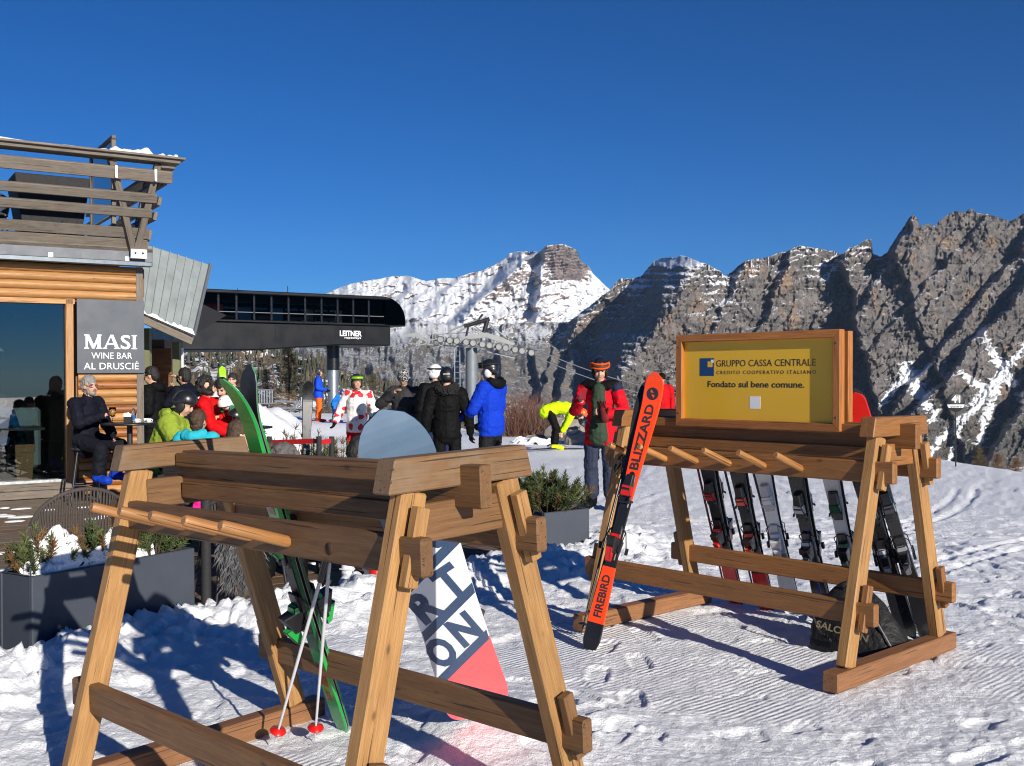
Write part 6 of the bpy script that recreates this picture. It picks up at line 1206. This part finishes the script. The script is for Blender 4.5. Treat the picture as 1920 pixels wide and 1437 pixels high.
g_ = thing('beer_glass', 'stemmed glass of amber beer on the bar table', 'glass', T1 + Vector((-.20, -.05, 1.06))); b = MB(); b.lathe([(.035, .0), (.033, .004), (.005, .008), (.005, .07), (.03, .09), (.045, .14), (.042, .20), (.040, .20), (.043, .14), (.028, .092), (.0001, .08)], 18); b.build('goblet', cg, g_); b = MB(); b.lathe([(.0001, .088), (.028, .095), (.041, .14), (.041, .165), (.0001, .165)], 16); b.build('beer', beer, g_)
g_ = thing('water_bottle', 'small clear bottle with blue label on the bar table', 'bottle', T1 + Vector((.02, .08, 1.06))); b = MB(); b.lathe([(.03, 0), (.032, .01), (.032, .11), (.013, .15), (.012, .19), (.0001, .19)], 16); b.build('bottle', cg, g_); b = MB(); b.lathe([(.0335, .03), (.0335, .09)], 16); b.build('label_wrap', cloth(srgb(40, 90, 150)[:3], .5), g_); b = MB(); b.lathe([(.0135, .18), (.0135, .2), (.0001, .2)], 10); b.build('cap', cloth((.1, .2, .4), .4), g_)
g_ = thing('napkin_holder', 'black holder stuffed with crumpled white napkins', 'napkins', T1 + Vector((.0, -.06, 1.06))); b = MB(); b.box((0, 0, .04), (.09, .07, .08)); b.build('holder', black_f, g_, bevel=.004); b = MB()
for i in range(5): b.prism([(-.04, .05), (.04, .05), (.05 - .02 * i, .11 + .015 * (i % 3)), (-.05 + .01 * i, .12 + .01 * (i % 2))], -.025 + .011 * i, -.021 + .011 * i)
b.build('napkins', M_plain('napkin', (.75, .75, .74), .8), g_)
china = M_plain('white_china', (.78, .78, .76), .25, 0, .03)
for dx, dy, lab in ((.13, -.1, 'left'), (.20, .02, 'middle'), (.27, -.08, 'right')):
    g_ = thing('coffee_cup', lab + ' white coffee cup of the three on the bar table', 'cup', T1 + Vector((dx, dy, 1.06))); b = MB(); b.lathe([(.055, .008), (.05, .004), (.0001, .0)], 18); b.build('saucer', china, g_); b = MB(); b.lathe([(.0001, .006), (.022, .006), (.03, .03), (.034, .055), (.031, .055), (.026, .03), (.0001, .015)], 18); b.tube([(.03, 0, .045), (.05, 0, .04), (.045, 0, .02), (.027, 0, .02)], .004, 6); b.build('cup', china, g_)
# helmets on the second table
def loose_helmet(label, M, col, acc):
    h = thing('ski_helmet', label, 'helmet', M); helmet(col, acc, None)(h, Matrix.Translation((0, 0, .1))); return h
loose_helmet('white and green ski helmet in the hands of the bearded man', Matrix.Translation(spot(428, 13.9, 1.16)) @ rotm('Z', 160) @ rotm('X', -30), (.7, .7, .68), (.02, .2, .08)); loose_helmet('glossy black ski helmet standing on the grey bar table', Matrix.Translation(T2 + Vector((-.05, -.1, .98))) @ rotm('Z', 120), (.012, .012, .013), (.02, .02, .02))
loose_helmet('black ski helmet lying under the near rack by the terrace', Matrix.Translation(spot(316, 8.8, .42)) @ rotm('Z', 140), (.012, .012, .013), (.02, .02, .02))
# low chairs
grp = 'woven terrace chairs'
rope_chair('terrace_chair', 'dark woven chair just behind the long planter', Matrix.Translation((-3.0, 7.25, 0)) @ rotm('Z', 12), grp); rope_chair('terrace_chair', 'dark woven chair at the left picture edge beside the planter', Matrix.Translation((-3.42, 6.35, 0)) @ rotm('Z', 100), grp); rope_chair('terrace_chair', 'dark woven chair with grey sheepskin behind the left legs of the near rack', Matrix.Translation((-2.02, 7.75, 0)) @ rotm('Z', 215), grp); rope_chair('terrace_chair', 'dark woven chair seen under the near rack rail with the peg hole', Matrix.Translation((-1.0, 8.75, 0)) @ rotm('Z', 200), grp); rope_chair('terrace_chair', 'dark woven chair with sheepskin left of the square planter', Matrix.Translation((-.35, 9.55, 0)) @ rotm('Z', 190), grp)
rope_chair('terrace_chair', 'dark woven chair under the bent person in lime green', Matrix.Translation(spot(304, 11.4)) @ rotm('Z', 92), grp); rope_chair('terrace_chair', 'dark woven chair under the child in turquoise', Matrix.Translation(spot(368, 10.2)) @ rotm('Z', 168), grp); rope_chair('terrace_chair', 'dark woven chair under the grey haired person', Matrix.Translation(spot(545, 8.9)) @ rotm('Z', 0), grp)
def throw(label, c, w_, l, seed, col=(.30, .30, .31), drop=.34):
    s = thing('sheepskin', label, 'throw', c); r = random.Random(seed); P = []
    prof = [(-.16, .0), (-.05, .03), (.08, .03), (.17, -.01), (.2, -drop * .5), (.2, -drop)]
    for y, z in prof: P.append([(w_ * x * (1 - .25 * (z < -.1)) + .02 * r.uniform(-1, 1), -y, z) for x in (-.5, -.25, 0, .25, .5)])
    b = MB(); b.grid(P); b.build('hide', M_plain('hide_%d' % seed, dim(col, .6)[:3], .9), s); b = MB()
    for i in range(2600):
        q = r.random() * (len(prof) - 1.001); k = int(q); f = q - k; x = r.uniform(-.52, .52) * w_ * (1 - .25 * (k >= 4)); y = prof[k][0] * (1 - f) + prof[k + 1][0] * f; z = prof[k][1] * (1 - f) + prof[k + 1][1] * f; p = Vector((x, -y, z)); up = .5 if k < 3 else -.3; d = Vector((r.gauss(0, .5), -.5 + r.gauss(0, .4), up * .6 - .5 + r.gauss(0, .3))).normalized() * r.uniform(.04, .085); n = d.cross(Vector((r.gauss(0, 1), 0, r.gauss(0, 1)))).normalized() * .003; b.add([p - n, p + n, p + d * .6 + n * .5 + Vector((0, 0, -.008)), p + d + Vector((0, 0, -.03))], [(0, 1, 2), (0, 2, 3)])
    tag(b.build('fleece', M_plain('fleece_%d' % seed, col, .85, 0, .3, 40), s, fixn=False), kind='stuff')
throw('grey sheepskin hanging from the chair behind the left legs of the near rack', (-1.92, 7.55, .5), .30, .5, 1, (.13, .13, .14), .36); throw('grey sheepskin seen below the rail with the peg hole', (-.98, 8.55, .5), .4, .5, 2, (.25, .245, .24), .25); throw('grey sheepskin on the chair left of the square planter', (-.33, 9.32, .5), .36, .5, 3, (.13, .13, .14), .2)
b = MB(); p = at(386, 1000, 7.35); b.tube([(0, 0, 0), (0, 0, 2.0 if False else .95)], .035, 16); b.lathe([(.0001, .03), (.19, .02), (.2, 0)], 24); tag(b.build('parasol_stand', black_f, None, Matrix.Translation((p.x, 7.35, 0))), 'black metal post standing right of the long planter', 'post')
tb_ = thing('low_table', 'dark low terrace table between the seated guests', 'table', spot(400, 9.9)); b = MB(); b.box((0, 0, .72), (.8, .8, .03)); b.build('table_top', black_f, tb_, bevel=.004)
for sx in (-1, 1):
    for sy in (-1, 1): b = MB(); b.tube([(sx * .34, sy * .34, 0), (sx * .34, sy * .34, .71)], .02, 8); b.build('leg', steel, tb_)
pk = MB(); capsule(pk, (0, 0, .02), .045, (0, 0, -.08), .04, .6)
for q in (-.036, -.012, .012, .036): capsule(pk, (q, 0, -.1), .013, (q * 1.2, -.02, -.18), .011)
capsule(pk, (.045, 0, -.02), .014, (.08, -.01, -.08), .011); gm = union(pk, .007, 2); gm.materials.append(cloth(srgb(225, 40, 140)[:3], .6)); o = link('ski_glove', gm, None, Matrix.Translation(at(372, 924, 8.9))); tag(o, 'bright pink glove hanging below the near rack plank', 'glove')
bx_ = [((-.95, 7.9, .18), 'red', 'white and red ski boots standing behind the green skis'), ((-1.2, 8.15, .18), 'white', 'pale ski boots on the terrace behind the near rack')]
for c, k_, lab in bx_:
    s = thing('ski_boots', lab, 'ski boots', Vector((c[0], c[1], 0)))
    for dx in (-.09, .09):
        b = MB(); capsule(b, (dx, .02, .08), .055, (dx, .06, .32), .06); capsule(b, (dx, .05, .05), .05, (dx, -.16, .045), .045); gm = union(b, .012, 2); gm.materials.append(G[k_]); q = link('boot', gm, s)
        for z in (.12, .2, .27): b = MB(); b.tube([(dx - .06, .0, z), (dx, -.045, z), (dx + .06, .0, z)], .008, 6); b.build('buckle', G['silver'], q)
# inside the bar
ch = thing('dining_chair', 'dark wooden ladder back chair inside the bar window', 'chair', FM @ Matrix.Translation((-2.05, .55, .2)) @ rotm('Z', -15)); dk = M_plain('dark_wood', (.03, .028, .03), .5)
for sx in (-1, 1):
    beam('leg', (sx * .19, -.18, 0), (sx * .19, -.20, .92), .035, .035, dk, ch, up=(0, 1, 0)); beam('leg', (sx * .19, .18, 0), (sx * .19, .18, .45), .035, .035, dk, ch, up=(0, 1, 0))
for z in (.6, .74, .88): beam('back_slat', (-.19, -.2, z), (.19, -.2, z), .02, .06, dk, ch)
b = MB(); b.box((0, 0, .46), (.42, .4, .03)); b.build('seat', dk, ch, bevel=.004)
it = thing('indoor_table', 'pale wooden table leg inside the bar window', 'table', FM @ Matrix.Translation((-1.45, .75, .2))); b = MB(); b.prism([(-.11, 0), (.09, 0), (.13, .5), (-.13, .5)], -.03, .03); b.build('table_leg', log_w, it); b = MB(); b.box((-.2, .3, .72), (.9, .8, .04)); b.build('table_top', dk, it, bevel=.004)
ls = thing('pendant_lamp', 'ribbed pale lamp shade behind the bar window glass', 'lamp', FM @ Matrix.Translation((-1.92, 1.2, 2.05))); b = MB(); b.lathe([(.03, .13), (.12, .10), (.22, .03), (.27, -.02)], 30, sm=False); b.build('lamp_shade', M_plain('shade', (.7, .62, .42), .7), ls); b = MB(); b.tube([(0, 0, .13), (0, 0, .8)], .006, 5); b.build('cord', black_f, ls)
pc_ = thing('padded_bench', 'pale padded bench back inside the bar window', 'bench', FM @ Matrix.Translation((-1.35, 1.7, .2))); b = MB(); b.box((0, 0, .55), (.5, .12, .9)); b.build('bench_back', M_plain('pale_pad', (.3, .34, .33), .7), pc_, bevel=.04)
# trees on the slope behind the photographer, mirrored in the bar window
for i, (x, y) in enumerate(((-9, -30), (-3, -34), (4, -31), (9, -36), (15, -32), (21, -37), (28, -33))):
    larch(('first', 'second', 'third', 'fourth', 'fifth', 'sixth', 'seventh')[i] + ' dark tree from the left in the reflection in the bar window', x, y, -1, 6 + i * 29 % 5, 40 + i, (.03, .035, .02), 40)
